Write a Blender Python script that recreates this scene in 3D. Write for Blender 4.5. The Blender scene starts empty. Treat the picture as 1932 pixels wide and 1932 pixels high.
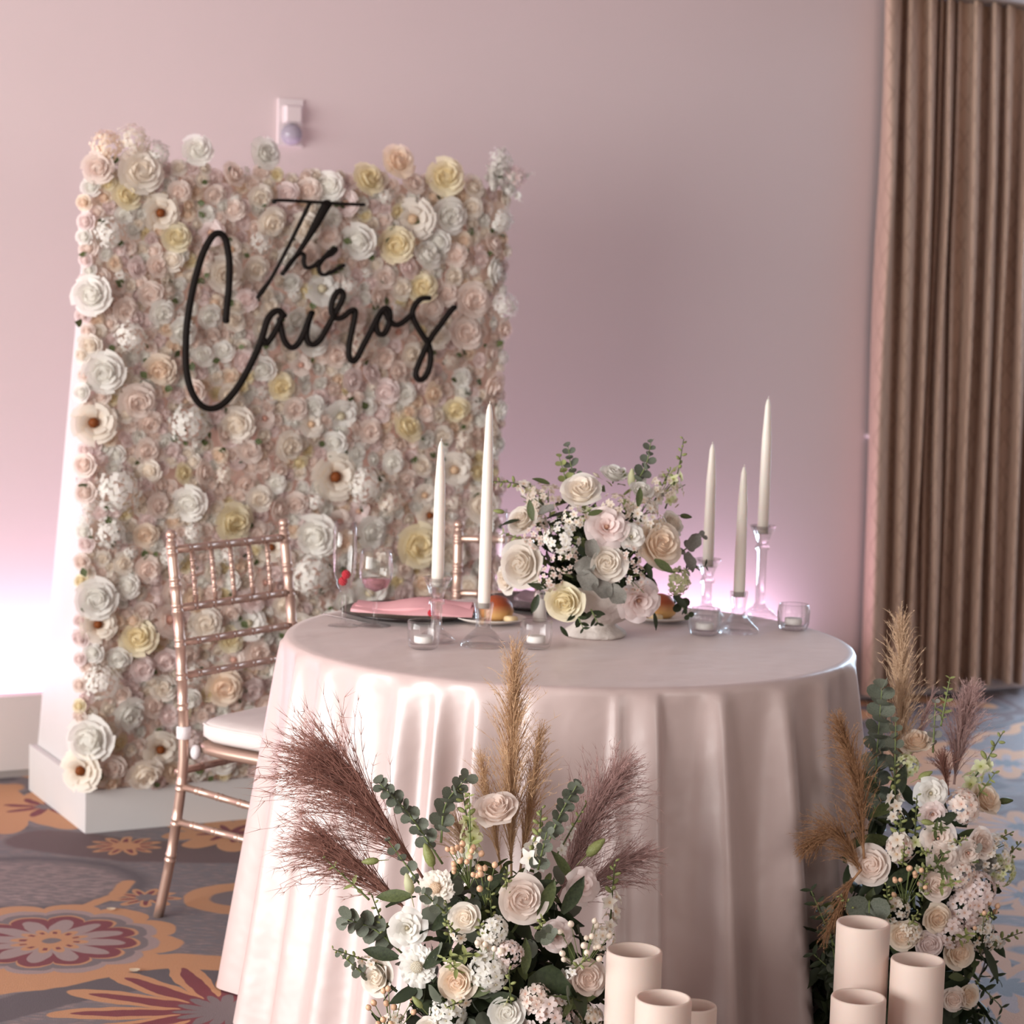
import bpy, math, random
import numpy as np
from math import pi, sin, cos, radians, sqrt, atan2
from mathutils import Vector, Matrix, Quaternion

SC = bpy.context.scene
COL = SC.collection
rng = np.random.default_rng(7)
random.seed(7)

# ------------------------------------------------------------------ camera
FPX = 4090.0
PITCH, ROLL = radians(5.57), radians(1.7)
CAM = Vector((0, 0, 1.473))
_f = Vector((0, cos(PITCH), -sin(PITCH)))
_r0 = Vector((1, 0, 0)); _u0 = Vector((0, sin(PITCH), cos(PITCH)))
_R = cos(ROLL) * _r0 + sin(ROLL) * _u0
_U = cos(ROLL) * _u0 - sin(ROLL) * _r0
cd = bpy.data.cameras.new('camera'); cam = bpy.data.objects.new('camera', cd); COL.objects.link(cam)
cd.sensor_width = 36; cd.lens = 36 * FPX / 1932; cd.clip_start = 0.1; cd.clip_end = 60
cam.matrix_world = Matrix(((_R.x, _U.x, -_f.x, CAM.x), (_R.y, _U.y, -_f.y, CAM.y), (_R.z, _U.z, -_f.z, CAM.z), (0, 0, 0, 1)))
cd.dof.use_dof = True; cd.dof.focus_distance = 3.75; cd.dof.aperture_fstop = 5.6
SC.camera = cam

# ------------------------------------------------------------------ light
SC.view_settings.view_transform = 'Standard'; SC.view_settings.look = 'None'
SC.view_settings.exposure = 0.17; SC.view_settings.gamma = 1.0; SC.view_settings.use_curve_mapping = False
SC.cycles.use_denoising = True
SC.cycles.max_bounces = 10; SC.cycles.transmission_bounces = 8; SC.cycles.transparent_max_bounces = 16
SC.cycles.caustics_reflective = False; SC.cycles.caustics_refractive = False
SC.cycles.sample_clamp_indirect = 6.0
w = bpy.data.worlds.new('world'); SC.world = w; w.use_nodes = True
w.node_tree.nodes['Background'].inputs[0].default_value = (1.0, 0.87, 0.80, 1)
w.node_tree.nodes['Background'].inputs[1].default_value = 0.38

def area(name, loc, target, sx, sy, energy, color, spread=180):
    l = bpy.data.lights.new(name, 'AREA'); l.shape = 'RECTANGLE'; l.size = sx; l.size_y = sy
    l.energy = energy; l.color = color; l.spread = radians(spread)
    o = bpy.data.objects.new(name, l); COL.objects.link(o); o.location = loc
    d = Vector(target) - Vector(loc)
    o.rotation_euler = d.to_track_quat('-Z', 'Y').to_euler()
    return o
YAW = radians(28.0)
ES = Vector((cos(YAW), sin(YAW), 0)); EN = Vector((sin(YAW), -cos(YAW), 0)); EZ = Vector((0, 0, 1))
W0 = Vector((-1.603, 6.604, 0))                       # a point at the foot of the back wall
def wp(s, n, z): return W0 + ES * s + EN * n + EZ * z
area('window_light_left', wp(-5.6, 4.0, 1.4), wp(0, 3.2, 0.95), 5.8, 2.3, 500, (1.0, 0.985, 0.96))
area('window_light_right', wp(4.75, -0.25, 1.35), wp(3.9, 3.0, 0.3), 1.3, 1.9, 210, (0.60, 0.8, 1.0))
area('fill_light_front', (3.4, -0.6, 1.9), (0.4, 4.6, 0.7), 0.8, 1.8, 30, (1.0, 0.93, 0.88))  # added fill lamp, no window there: draws bright streaks along the tablecloth folds
def strip(name, s0, s1, e, col):
    o = area(name, wp((s0 + s1) / 2, 0.09, 0.19), wp((s0 + s1) / 2, 0.0, 0.62), 0.05, s1 - s0, e, col)
    zx = (wp(0, 0.0, 0.62) - wp(0, 0.09, 0.19)).normalized()
    y = ES; z = -zx; x = y.cross(z).normalized()
    o.matrix_world = Matrix(((x.x, y.x, z.x, o.location.x), (x.y, y.y, z.y, o.location.y), (x.z, y.z, z.z, o.location.z), (0, 0, 0, 1)))
strip('led_strip_light', -3.0, 2.92, 42, (0.93, 0.66, 0.97))

# ------------------------------------------------------------------ projection helpers
def ray(x, y): return _f + _R * ((x - 966) / FPX) - _U * ((y - 966) / FPX)
def atz(x, y, z): d = ray(x, y); return CAM + d * ((z - CAM.z) / d.z)
def aty(x, y, Y): d = ray(x, y); return CAM + d * (Y / d.y)
def onplane(x, y, P0, n): d = ray(x, y); return CAM + d * ((P0 - CAM).dot(n) / d.dot(n))

# ------------------------------------------------------------------ materials
def sock(n, *names):
    for k in names:
        if k in n.inputs: return n.inputs[k]
MATS = {}
def principled(name, color, rough=0.5, spec=0.5, metal=0.0, **kw):
    m = bpy.data.materials.new(name); m.use_nodes = True
    b = m.node_tree.nodes['Principled BSDF']
    b.inputs['Base Color'].default_value = (*color, 1); b.inputs['Roughness'].default_value = rough
    b.inputs['Metallic'].default_value = metal; sock(b, 'Specular IOR Level', 'Specular').default_value = spec
    for k, v in kw.items():
        s = sock(b, k.replace('_', ' '))
        if s is not None: s.default_value = v
    MATS[name] = m
    return m
def add_noise(m, scale, c2, lo=0.35, hi=0.65, bump=0.0, detail=4, vec=None, bscale=None, dist=0.01):
    nt = m.node_tree; b = nt.nodes['Principled BSDF']; tc = nt.nodes.new('ShaderNodeTexCoord')
    n = nt.nodes.new('ShaderNodeTexNoise'); n.inputs['Scale'].default_value = scale; n.inputs['Detail'].default_value = detail
    src = tc.outputs['Object']
    if vec:
        mp = nt.nodes.new('ShaderNodeMapping'); mp.inputs['Scale'].default_value = vec; nt.links.new(src, mp.inputs[0]); src = mp.outputs[0]
    nt.links.new(src, n.inputs['Vector'])
    r = nt.nodes.new('ShaderNodeValToRGB'); r.color_ramp.elements[0].position = lo; r.color_ramp.elements[1].position = hi
    r.color_ramp.elements[0].color = b.inputs['Base Color'].default_value; r.color_ramp.elements[1].color = (*c2, 1)
    nt.links.new(n.outputs['Fac'], r.inputs[0]); nt.links.new(r.outputs[0], b.inputs['Base Color'])
    if bump:
        n2 = nt.nodes.new('ShaderNodeTexNoise'); n2.inputs['Scale'].default_value = bscale or scale; nt.links.new(src, n2.inputs['Vector'])
        bp = nt.nodes.new('ShaderNodeBump'); bp.inputs['Strength'].default_value = bump; bp.inputs['Distance'].default_value = dist
        nt.links.new(n2.outputs['Fac'], bp.inputs['Height']); nt.links.new(bp.outputs[0], b.inputs['Normal'])
    return m
def petal_mat(name, deep, mid, edge, transl=0.38, var=0.06):
    m = bpy.data.materials.new(name); m.use_nodes = True; nt = m.node_tree; N = nt.nodes; L = nt.links
    b = N['Principled BSDF']; b.inputs['Roughness'].default_value = 0.55; sock(b, 'Specular IOR Level', 'Specular').default_value = 0.25
    at = N.new('ShaderNodeAttribute'); at.attribute_name = 'tone'
    r = N.new('ShaderNodeValToRGB'); e = r.color_ramp.elements
    e[0].position = 0.0; e[0].color = (*deep, 1); e[1].position = 0.85; e[1].color = (*edge, 1)
    x = e.new(0.4); x.color = (*mid, 1)
    L.new(at.outputs['Fac'], r.inputs[0])
    oi = N.new('ShaderNodeObjectInfo'); hs = N.new('ShaderNodeHueSaturation')
    mr = N.new('ShaderNodeMapRange'); mr.inputs[3].default_value = 1 - var; mr.inputs[4].default_value = 1 + var
    L.new(oi.outputs['Random'], mr.inputs[0]); L.new(mr.outputs[0], hs.inputs['Value'])
    L.new(r.outputs[0], hs.inputs['Color']); L.new(hs.outputs[0], b.inputs['Base Color'])
    tr = N.new('ShaderNodeBsdfTranslucent'); L.new(hs.outputs[0], tr.inputs[0])
    mx = N.new('ShaderNodeMixShader'); mx.inputs[0].default_value = transl
    L.new(b.outputs[0], mx.inputs[1]); L.new(tr.outputs[0], mx.inputs[2])
    L.new(mx.outputs[0], N['Material Output'].inputs[0])
    MATS[name] = m; return m
def leaf_mat(name, c1, c2, rough=0.5):
    m = principled(name, c1, rough, 0.35); add_noise(m, 14, c2, 0.3, 0.7)
    nt = m.node_tree; N = nt.nodes
    tr = N.new('ShaderNodeBsdfTranslucent'); tr.inputs[0].default_value = (*[(a + b) / 2 for a, b in zip(c1, c2)], 1)
    mx = N.new('ShaderNodeMixShader'); mx.inputs[0].default_value = 0.2
    nt.links.new(N['Principled BSDF'].outputs[0], mx.inputs[1]); nt.links.new(tr.outputs[0], mx.inputs[2])
    nt.links.new(mx.outputs[0], N['Material Output'].inputs[0]); return m
def thin_glass(name, tint=(1, 1, 1), refl=1.0):
    m = bpy.data.materials.new(name); m.use_nodes = True; nt = m.node_tree; N = nt.nodes
    t = N.new('ShaderNodeBsdfTransparent'); t.inputs[0].default_value = (*tint, 1)
    g = N.new('ShaderNodeBsdfGlossy'); g.inputs['Roughness'].default_value = 0.04
    lw = N.new('ShaderNodeLayerWeight'); lw.inputs[0].default_value = 0.35
    mr = N.new('ShaderNodeMapRange'); mr.inputs[3].default_value = 0.05 * refl; mr.inputs[4].default_value = 0.75 * refl
    nt.links.new(lw.outputs['Facing'], mr.inputs[0])
    pw = N.new('ShaderNodeMath'); pw.operation = 'POWER'; pw.inputs[1].default_value = 1.6
    nt.links.new(mr.outputs[0], pw.inputs[0])
    mx = N.new('ShaderNodeMixShader'); nt.links.new(pw.outputs[0], mx.inputs[0])
    nt.links.new(t.outputs[0], mx.inputs[1]); nt.links.new(g.outputs[0], mx.inputs[2])
    nt.links.new(mx.outputs[0], N['Material Output'].inputs[0]); MATS[name] = m; return m
def crystal(name):
    m = principled(name, (1, 1, 1), 0.02, 0.5, Transmission_Weight=1.0, IOR=1.42); nt = m.node_tree; N = nt.nodes
    t = N.new('ShaderNodeBsdfTransparent'); mx = N.new('ShaderNodeMixShader'); mx.inputs[0].default_value = 0.34
    nt.links.new(t.outputs[0], mx.inputs[1]); nt.links.new(N['Principled BSDF'].outputs[0], mx.inputs[2]); nt.links.new(mx.outputs[0], N['Material Output'].inputs[0]); return m

# ------------------------------------------------------------------ mesh helpers (numpy geometry: V list, F list)
class G:
    def __init__(s): s.V = []; s.F = []; s.T = []; s.M = []; s.n = 0
    def add(s, V, F, tone=None, mat=0):
        V = np.asarray(V, float).reshape(-1, 3); k = s.n
        s.V.append(V); s.F.extend([tuple(i + k for i in f) for f in F]); s.n += len(V)
        s.T.append(np.full(len(V), 0.8) if tone is None else np.asarray(tone, float).reshape(-1)); s.M.extend([mat] * len(F)); return s
    def addg(s, g, M=None, mat=None):
        V = np.concatenate(g.V)
        if M is not None:
            A = np.array(M); V = V @ A[:3, :3].T + A[:3, 3]
        k = s.n; s.V.append(V); s.F.extend([tuple(i + k for i in f) for f in g.F]); s.n += len(V)
        s.T.append(np.concatenate(g.T)); s.M.extend(g.M if mat is None else [mat] * len(g.F)); return s
    def mesh(s, name, mats, smooth=True):
        me = bpy.data.meshes.new(name); V = np.concatenate(s.V)
        me.from_pydata(V.tolist(), [], s.F)
        mats = mats if isinstance(mats, (list, tuple)) else [mats]
        for m in mats: me.materials.append(MATS[m] if isinstance(m, str) else m)
        a = me.attributes.new('tone', 'FLOAT', 'POINT'); a.data.foreach_set('value', np.concatenate(s.T).astype(np.float32))
        if len(mats) > 1: me.polygons.foreach_set('material_index', s.M)
        me.polygons.foreach_set('use_smooth', [smooth] * len(me.polygons))
        me.update(); return me
def gridF(nu, nv, wrap=False, off=0):
    F = []
    for j in range(nv - 1):
        for i in range(nu if wrap else nu - 1):
            a = j * nu + i; b = j * nu + (i + 1) % nu
            F.append((off + a, off + b, off + b + nu, off + a + nu))
    return F
def lathe(g, prof, seg=24, c=(0, 0, 0), mat=0, caps=True, scallop=None):
    nv = len(prof); V = []
    for j, (r, z) in enumerate(prof):
        for i in range(seg):
            a = 2 * pi * i / seg; rr = r * (scallop(a, j) if scallop else 1)
            V.append((c[0] + rr * cos(a), c[1] + rr * sin(a), c[2] + z))
    F = gridF(seg, nv, True)
    if caps:
        if prof[0][0] > 1e-6: F.append(tuple(reversed(range(seg))))
        if prof[-1][0] > 1e-6: F.append(tuple((nv - 1) * seg + i for i in range(seg)))
    g.add(V, F, mat=mat); return g
def box(g, lo, hi, mat=0, M=None):
    V = np.array([(x, y, z) for z in (lo[2], hi[2]) for y in (lo[1], hi[1]) for x in (lo[0], hi[0])], float)
    if M is not None: A = np.array(M); V = V @ A[:3, :3].T + A[:3, 3]
    g.add(V, [(0, 2, 3, 1), (4, 5, 7, 6), (0, 1, 5, 4), (2, 6, 7, 3), (0, 4, 6, 2), (1, 3, 7, 5)], mat=mat); return g
def frames(P):
    P = np.asarray(P, float); T = np.gradient(P, axis=0); T /= np.linalg.norm(T, axis=1)[:, None] + 1e-12
    n = np.cross(T[0], (0, 0, 1.0));
    if np.linalg.norm(n) < 1e-3: n = np.cross(T[0], (0, 1.0, 0))
    n /= np.linalg.norm(n); Ns = []
    for t in T:
        n = n - t * n.dot(t); n /= np.linalg.norm(n) + 1e-12; Ns.append(n.copy())
    Ns = np.array(Ns); return P, T, Ns, np.cross(T, Ns)
def tube(g, P, r, seg=6, mat=0, tone=None, caps=True):
    P, T, N, B = frames(P); k = len(P); r = np.broadcast_to(np.asarray(r, float), (k,))
    a = np.linspace(0, 2 * pi, seg, endpoint=False)
    V = P[:, None] + r[:, None, None] * (np.cos(a)[None, :, None] * N[:, None] + np.sin(a)[None, :, None] * B[:, None])
    F = gridF(seg, k, True)
    if caps: F += [tuple(reversed(range(seg))), tuple((k - 1) * seg + i for i in range(seg))]
    g.add(V, F, None if tone is None else np.full(k * seg, tone), mat); return g
def smoothline(P, n):
    P = np.asarray(P, float); m = len(P)
    if m == 2: return P[0] + (P[1] - P[0]) * np.linspace(0, 1, n)[:, None]
    Q = np.vstack([2 * P[0] - P[1], P, 2 * P[-1] - P[-2]]); out = []
    t = np.linspace(0, m - 1, n)
    for x in t:
        i = min(int(x), m - 2); u = x - i; p0, p1, p2, p3 = Q[i:i + 4]
        out.append(.5 * (2 * p1 + (p2 - p0) * u + (2 * p0 - 5 * p1 + 4 * p2 - p3) * u * u + (3 * p1 - p0 - 3 * p2 + p3) * u ** 3))
    return np.array(out)
def sphere(g, c, r, seg=10, rings=6, mat=0, sc=(1, 1, 1), tone=None):
    V = [(c[0], c[1], c[2] + r * sc[2])]
    for j in range(1, rings):
        th = pi * j / rings
        for i in range(seg):
            a = 2 * pi * i / seg; V.append((c[0] + r * sc[0] * sin(th) * cos(a), c[1] + r * sc[1] * sin(th) * sin(a), c[2] + r * sc[2] * cos(th)))
    V.append((c[0], c[1], c[2] - r * sc[2])); e = len(V) - 1
    F = [(0, 1 + i, 1 + (i + 1) % seg) for i in range(seg)]
    for j in range(rings - 2):
        for i in range(seg):
            a = 1 + j * seg; F.append((a + i, a + seg + i, a + seg + (i + 1) % seg, a + (i + 1) % seg))
    a = 1 + (rings - 2) * seg; F += [(a + (i + 1) % seg, a + i, e) for i in range(seg)]
    g.add(V, F, None if tone is None else np.full(len(V), tone), mat); return g

# ------------------------------------------------------------------ objects
def thing(name, label, cat, loc=(0, 0, 0), rotz=0.0, group=None):
    o = bpy.data.objects.new(name, None); COL.objects.link(o); o.location = loc; o.rotation_euler = (0, 0, rotz)
    o['label'] = label; o['category'] = cat
    if group: o['group'] = group
    o.empty_display_size = 0.05
    return o
def part(name, me, parent=None, M=None, label=None):
    o = bpy.data.objects.new(name, me); COL.objects.link(o)
    if parent is not None: o.parent = parent
    if M is not None: o.matrix_local = M
    if label: o['label'] = label
    return o
def tag(o, label, cat, group=None):
    o['label'] = label; o['category'] = cat
    if group: o['group'] = group
    return o
def struct(name, me, parent=None, M=None):
    o = part(name, me, parent, M)
    if parent is None: o['kind'] = 'structure'
    return o
def face(P, N, spin=0.0, s=1.0):
    """matrix at P with local z along N"""
    q = Vector(N).normalized().to_track_quat('Z', 'Y')
    return Matrix.Translation(P) @ (q @ Quaternion((0, 0, 1), spin)).to_matrix().to_4x4() @ Matrix.Scale(s, 4)

# ================================================================== materials used
principled('wall_paint', (0.70, 0.595, 0.59), 0.85, 0.2); add_noise(MATS['wall_paint'], 1.2, (0.71, 0.605, 0.60), bump=0.03, bscale=160)
principled('white_paint', (0.64, 0.62, 0.61), 0.5, 0.4); add_noise(MATS['white_paint'], 3, (0.61, 0.59, 0.58))
principled('ledge_paint', (0.66, 0.60, 0.57), 0.6, 0.3)
principled('base_trim', (0.34, 0.30, 0.28), 0.6, 0.3)
principled('ceiling_paint', (0.55, 0.5, 0.48), 0.9, 0.1)
principled('black_acrylic', (0.010, 0.007, 0.006), 0.6, 0.15)
principled('chair_metal', (0.60, 0.42, 0.345), 0.36, 0.5, 0.72); add_noise(MATS['chair_metal'], 8, (0.62, 0.44, 0.36))
principled('cushion', (0.80, 0.72, 0.70), 0.75, 0.2); add_noise(MATS['cushion'], 30, (0.77, 0.69, 0.67), bump=0.1, bscale=300, dist=0.001)
principled('strap', (0.85, 0.80, 0.82), 0.6, 0.3)
principled('candle_wax', (0.82, 0.75, 0.68), 0.45, 0.4)
sock(MATS['candle_wax'].node_tree.nodes['Principled BSDF'], 'Subsurface Weight').default_value = 0.15
principled('pillar_wax', (0.66, 0.52, 0.46), 0.6, 0.3)
sock(MATS['pillar_wax'].node_tree.nodes['Principled BSDF'], 'Subsurface Weight').default_value = 0.15
principled('wick', (0.25, 0.2, 0.18), 0.9)
principled('charger', (0.018, 0.012, 0.012), 0.25, 0.5)
principled('charger_face', (0.50, 0.36, 0.38), 0.35, 0.5)
principled('napkin', (0.80, 0.42, 0.44), 0.7, 0.3); add_noise(MATS['napkin'], 25, (0.76, 0.39, 0.42), bump=0.1, bscale=400, dist=0.001)
principled('napkin_plum', (0.30, 0.20, 0.23), 0.7, 0.3)
principled('china', (0.78, 0.74, 0.68), 0.25, 0.5)
principled('bread', (0.62, 0.28, 0.10), 0.45, 0.4)
principled('butter', (0.85, 0.66, 0.38), 0.4, 0.4)
principled('raspberry', (0.55, 0.02, 0.04), 0.4, 0.5)
principled('pink_drink', (0.85, 0.42, 0.48), 0.1, 0.5, Transmission_Weight=0.7)
principled('silver', (0.8, 0.78, 0.77), 0.18, 0.5, 1.0)
principled('plastic_white', (0.76, 0.68, 0.68), 0.4, 0.4)
principled('strobe_lens', (0.72, 0.66, 0.78), 0.12, 0.6, Transmission_Weight=0.5)
principled('strobe_dark', (0.22, 0.2, 0.24), 0.2, 0.6, 0.8)
principled('table_wood', (0.25, 0.15, 0.09), 0.5)
principled('stem_green', (0.16, 0.20, 0.07), 0.6)
principled('foam_tray', (0.03, 0.04, 0.03), 0.7)
principled('dark_gap', (0.25, 0.17, 0.12), 0.9, 0.1)
thin_glass('glass'); thin_glass('cut_glass', refl=1.5); crystal('crystal')
m = principled('compote', (0.76, 0.70, 0.66), 0.75, 0.25); add_noise(m, 22, (0.60, 0.53, 0.48), 0.45, 0.75, bump=0.8, bscale=45, dist=0.01)
# bread: darker crust on top
nt = MATS['bread'].node_tree; tc = nt.nodes.new('ShaderNodeTexCoord'); sx = nt.nodes.new('ShaderNodeSeparateXYZ'); nt.links.new(tc.outputs['Object'], sx.inputs[0])
rp = nt.nodes.new('ShaderNodeValToRGB'); e = rp.color_ramp.elements; e[0].position = 0.012; e[0].color = (0.72, 0.42, 0.16, 1); e[1].position = 0.036; e[1].color = (0.36, 0.075, 0.025, 1)
nt.links.new(sx.outputs[2], rp.inputs[0]); nt.links.new(rp.outputs[0], nt.nodes['Principled BSDF'].inputs['Base Color'])

petal_mat('petal_white', (0.78, 0.70, 0.52), (0.89, 0.86, 0.79), (0.91, 0.89, 0.85))
petal_mat('petal_cream', (0.84, 0.62, 0.42), (0.90, 0.79, 0.66), (0.91, 0.855, 0.785))
petal_mat('petal_yellow', (0.70, 0.45, 0.12), (0.86, 0.72, 0.42), (0.91, 0.84, 0.65))
petal_mat('petal_blush', (0.84, 0.52, 0.42), (0.89, 0.72, 0.63), (0.91, 0.81, 0.75))
petal_mat('petal_peach', (0.84, 0.46, 0.26), (0.90, 0.69, 0.52), (0.91, 0.80, 0.68))
petal_mat('petal_pink', (0.72, 0.48, 0.36), (0.88, 0.72, 0.68), (0.90, 0.79, 0.77))
petal_mat('petal_amber', (0.28, 0.08, 0.02), (0.78, 0.60, 0.42), (0.91, 0.85, 0.76))
petal_mat('petal_lime', (0.45, 0.48, 0.14), (0.66, 0.68, 0.34), (0.76, 0.76, 0.52))
petal_mat('petal_mauve', (0.64, 0.50, 0.38), (0.76, 0.64, 0.53), (0.82, 0.72, 0.62))
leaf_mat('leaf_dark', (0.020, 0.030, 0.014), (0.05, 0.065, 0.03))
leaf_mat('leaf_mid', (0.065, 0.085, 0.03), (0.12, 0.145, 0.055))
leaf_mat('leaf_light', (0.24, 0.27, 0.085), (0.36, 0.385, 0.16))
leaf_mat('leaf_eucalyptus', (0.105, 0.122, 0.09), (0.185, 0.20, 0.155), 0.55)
leaf_mat('leaf_dusty', (0.20, 0.19, 0.17), (0.28, 0.27, 0.24), 0.8)
principled('pampas_brown', (0.36, 0.18, 0.145), 0.85, 0.1); principled('pampas_tan', (0.60, 0.39, 0.235), 0.85, 0.1)
principled('pampas_mauve', (0.42, 0.26, 0.24), 0.85, 0.1); principled('pampas_pale', (0.62, 0.44, 0.30), 0.85, 0.1)
principled('pampas_rust', (0.34, 0.185, 0.10), 0.85, 0.1); principled('pampas_rose', (0.56, 0.38, 0.36), 0.85, 0.1)
principled('berry_peach', (0.72, 0.44, 0.28), 0.35, 0.5); principled('berry_white', (0.82, 0.70, 0.58), 0.35, 0.5)

# satin cloth
m = principled('satin', (0.59, 0.46, 0.44), 0.41, 0.6, IOR=1.85)
b = m.node_tree.nodes['Principled BSDF']; sock(b, 'Sheen Weight').default_value = 0.25; sock(b, 'Sheen Roughness').default_value = 0.4
sock(b, 'Sheen Tint').default_value = (1, 0.9, 0.88, 1)
add_noise(m, 5, (0.58, 0.45, 0.43), 0.3, 0.7, bump=0.28, bscale=13, dist=0.012)

# curtain cloth: brown damask with thin diagonal lattice
m = principled('curtain_cloth', (0.30, 0.20, 0.145), 0.65, 0.35)
nt = m.node_tree; N = nt.nodes; L = nt.links; b = N['Principled BSDF']; sock(b, 'Sheen Weight').default_value = 0.15
uv = N.new('ShaderNodeUVMap')
def mth(op, a, bb=None, nt=None):
    n = nt.nodes.new('ShaderNodeMath'); n.operation = op
    for i, v in enumerate((a, bb)):
        if v is None: continue
        if isinstance(v, (int, float)): n.inputs[i].default_value = v
        else: nt.links.new(v, n.inputs[i])
    return n.outputs[0]
sx = N.new('ShaderNodeSeparateXYZ'); L.new(uv.outputs[0], sx.inputs[0])
def lattice(sign):
    t = mth('ADD', mth('MULTIPLY', sx.outputs[0], 11.0 * sign, nt), mth('MULTIPLY', sx.outputs[1], 7.5, nt), nt)
    fr = mth('FRACT', t, None, nt); d = mth('ABSOLUTE', mth('SUBTRACT', fr, 0.5, nt), None, nt)
    return mth('LESS_THAN', d, 0.05, nt)
ln = mth('MAXIMUM', lattice(1), lattice(-1), nt)
mx = N.new('ShaderNodeMix'); mx.data_type = 'RGBA'; L.new(ln, mx.inputs[0])
mx.inputs[6].default_value = (0.56, 0.395, 0.30, 1); mx.inputs[7].default_value = (0.44, 0.30, 0.225, 1)
L.new(mx.outputs[2], b.inputs['Base Color'])

# ------------------------------------------------------------------ carpet (node expressions)
m = principled('carpet', (0.3, 0.25, 0.25), 0.7, 0.25, Sheen_Weight=0.08, Sheen_Roughness=0.5)
nt = m.node_tree; N = nt.nodes; L = nt.links; bsdf = N['Principled BSDF']
class X:
    def __init__(s, v): s.v = v
    def _op(op, a, b=None, c=None):
        n = N.new('ShaderNodeMath'); n.operation = op
        for i, q in enumerate((a, b, c)):
            if q is None: continue
            q = q.v if isinstance(q, X) else q
            if isinstance(q, (int, float)): n.inputs[i].default_value = q
            else: L.new(q, n.inputs[i])
        return X(n.outputs[0])
    def __add__(a, b): return X._op('ADD', a, b)
    __radd__ = __add__
    def __sub__(a, b): return X._op('SUBTRACT', a, b)
    def __rsub__(a, b): return X._op('SUBTRACT', b, a)
    def __mul__(a, b): return X._op('MULTIPLY', a, b)
    __rmul__ = __mul__
    def __truediv__(a, b): return X._op('DIVIDE', a, b)
def xmin(a, b): return X._op('MINIMUM', a, b)
def xmax(a, b): return X._op('MAXIMUM', a, b)
def xabs(a): return X._op('ABSOLUTE', a)
def xcos(a): return X._op('COSINE', a)
def xsqrt(a): return X._op('SQRT', a)
def xpow(a, p): return X._op('POWER', a, p)
def lt(a, e, wd=0.006):
    n = N.new('ShaderNodeMath'); n.operation = 'MULTIPLY_ADD'; n.use_clamp = True
    d = (e - a) if isinstance(e, X) else (X._op('SUBTRACT', e, a))
    L.new(d.v, n.inputs[0]); n.inputs[1].default_value = 1 / wd; n.inputs[2].default_value = 0.5
    return X(n.outputs[0])
tc = N.new('ShaderNodeTexCoord')
def noise(scale, detail=3, vec=None, rot=0):
    n = N.new('ShaderNodeTexNoise'); n.inputs['Scale'].default_value = scale; n.inputs['Detail'].default_value = detail
    if vec:
        mp = N.new('ShaderNodeMapping'); mp.inputs['Scale'].default_value = vec; mp.inputs['Rotation'].default_value = (0, 0, rot)
        L.new(tc.outputs['Object'], mp.inputs[0]); L.new(mp.outputs[0], n.inputs[0])
    else: L.new(tc.outputs['Object'], n.inputs[0])
    return X(n.outputs['Fac'])
sx = N.new('ShaderNodeSeparateXYZ'); L.new(tc.outputs['Object'], sx.inputs[0])
wob = noise(9, 2); wob2 = noise(11, 2, (1, 1.3, 1), 0.7)
px = X(sx.outputs[0]) + (wob - 0.5) * 0.03; py = X(sx.outputs[1]) + (wob2 - 0.5) * 0.03
colour = None
def paint(mask, c):
    global colour
    n = N.new('ShaderNodeMix'); n.data_type = 'RGBA'
    L.new(mask.v, n.inputs[0]); n.inputs[7].default_value = (*c, 1)
    if isinstance(colour, tuple): n.inputs[6].default_value = (*colour, 1)
    else: L.new(colour, n.inputs[6])
    colour = n.outputs[2]
GREY = (0.145, 0.112, 0.118); DARK = (0.078, 0.06, 0.07); PLUM = (0.095, 0.05, 0.052); ORANGE = (0.47, 0.225, 0.10)
PALE = (0.30, 0.215, 0.205); CRIM = (0.15, 0.008, 0.02); BLUE = (0.12, 0.122, 0.145)
colour = GREY
strk = noise(26, 3, (1, 5, 1), 0.5)
paint(lt(strk, 0.46, 0.12) * 0.7, BLUE); paint(lt(1 - strk, 0.42, 0.1) * 0.6, PALE)
big = noise(1.7, 2)
def sw(e, wd): return lt(xabs(big - e), wd, 0.01)
# generic swirls over the whole floor, away from the placed motifs
X0, Y0 = -0.95, 5.1
far = 1 - lt(xsqrt((px + 0.75) * (px + 0.75) + (py - 5.0) * (py - 5.0)), 0.95, 0.1)
paint(sw(0.56, 0.03) * far, ORANGE); paint(sw(0.485, 0.018) * far, DARK); paint(sw(0.42, 0.02) * far, PLUM)
def cen(x, y): p = atz(x, y, 0); return p.x, p.y
def polar(x, y):
    cx, cy = cen(x, y); dx = px - cx; dy = py - cy
    return xsqrt(dx * dx + dy * dy), X._op('ARCTAN2', dy, dx)
def seg(x0, y0, x1, y1):
    ax, ay = cen(x0, y0); bx, by = cen(x1, y1); vx, vy = bx - ax, by - ay; L2 = vx * vx + vy * vy
    dx = px - ax; dy = py - ay
    t = xmax(0.0, xmin(1.0, (dx * vx + dy * vy) * (1 / L2)))
    ex = dx - t * vx; ey = dy - t * vy
    return xsqrt(ex * ex + ey * ey)
def path(pts, sm=None):
    d = None
    for (a, b2), (c, d2) in zip(pts[:-1], pts[1:]):
        q = seg(a, b2, c, d2); d = q if d is None else xmin(d, q)
    return d
# plum field, grey oval with a dark rim
paint(lt(path([(90, 1585), (250, 1605), (480, 1610)]), 0.11, 0.02), PLUM)
r, a = polar(40, 1665); rr = xsqrt((px - cen(40, 1665)[0]) * (px - cen(40, 1665)[0]) * 0.62 + (py - cen(40, 1665)[1]) * (py - cen(40, 1665)[1]))
paint(lt(rr, 0.25, 0.03), DARK); paint(lt(rr, 0.205, 0.05) * lt(1 - strk, 0.62, 0.2), GREY); paint(lt(rr, 0.2, 0.05) * lt(strk, 0.47, 0.1), PALE)
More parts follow.
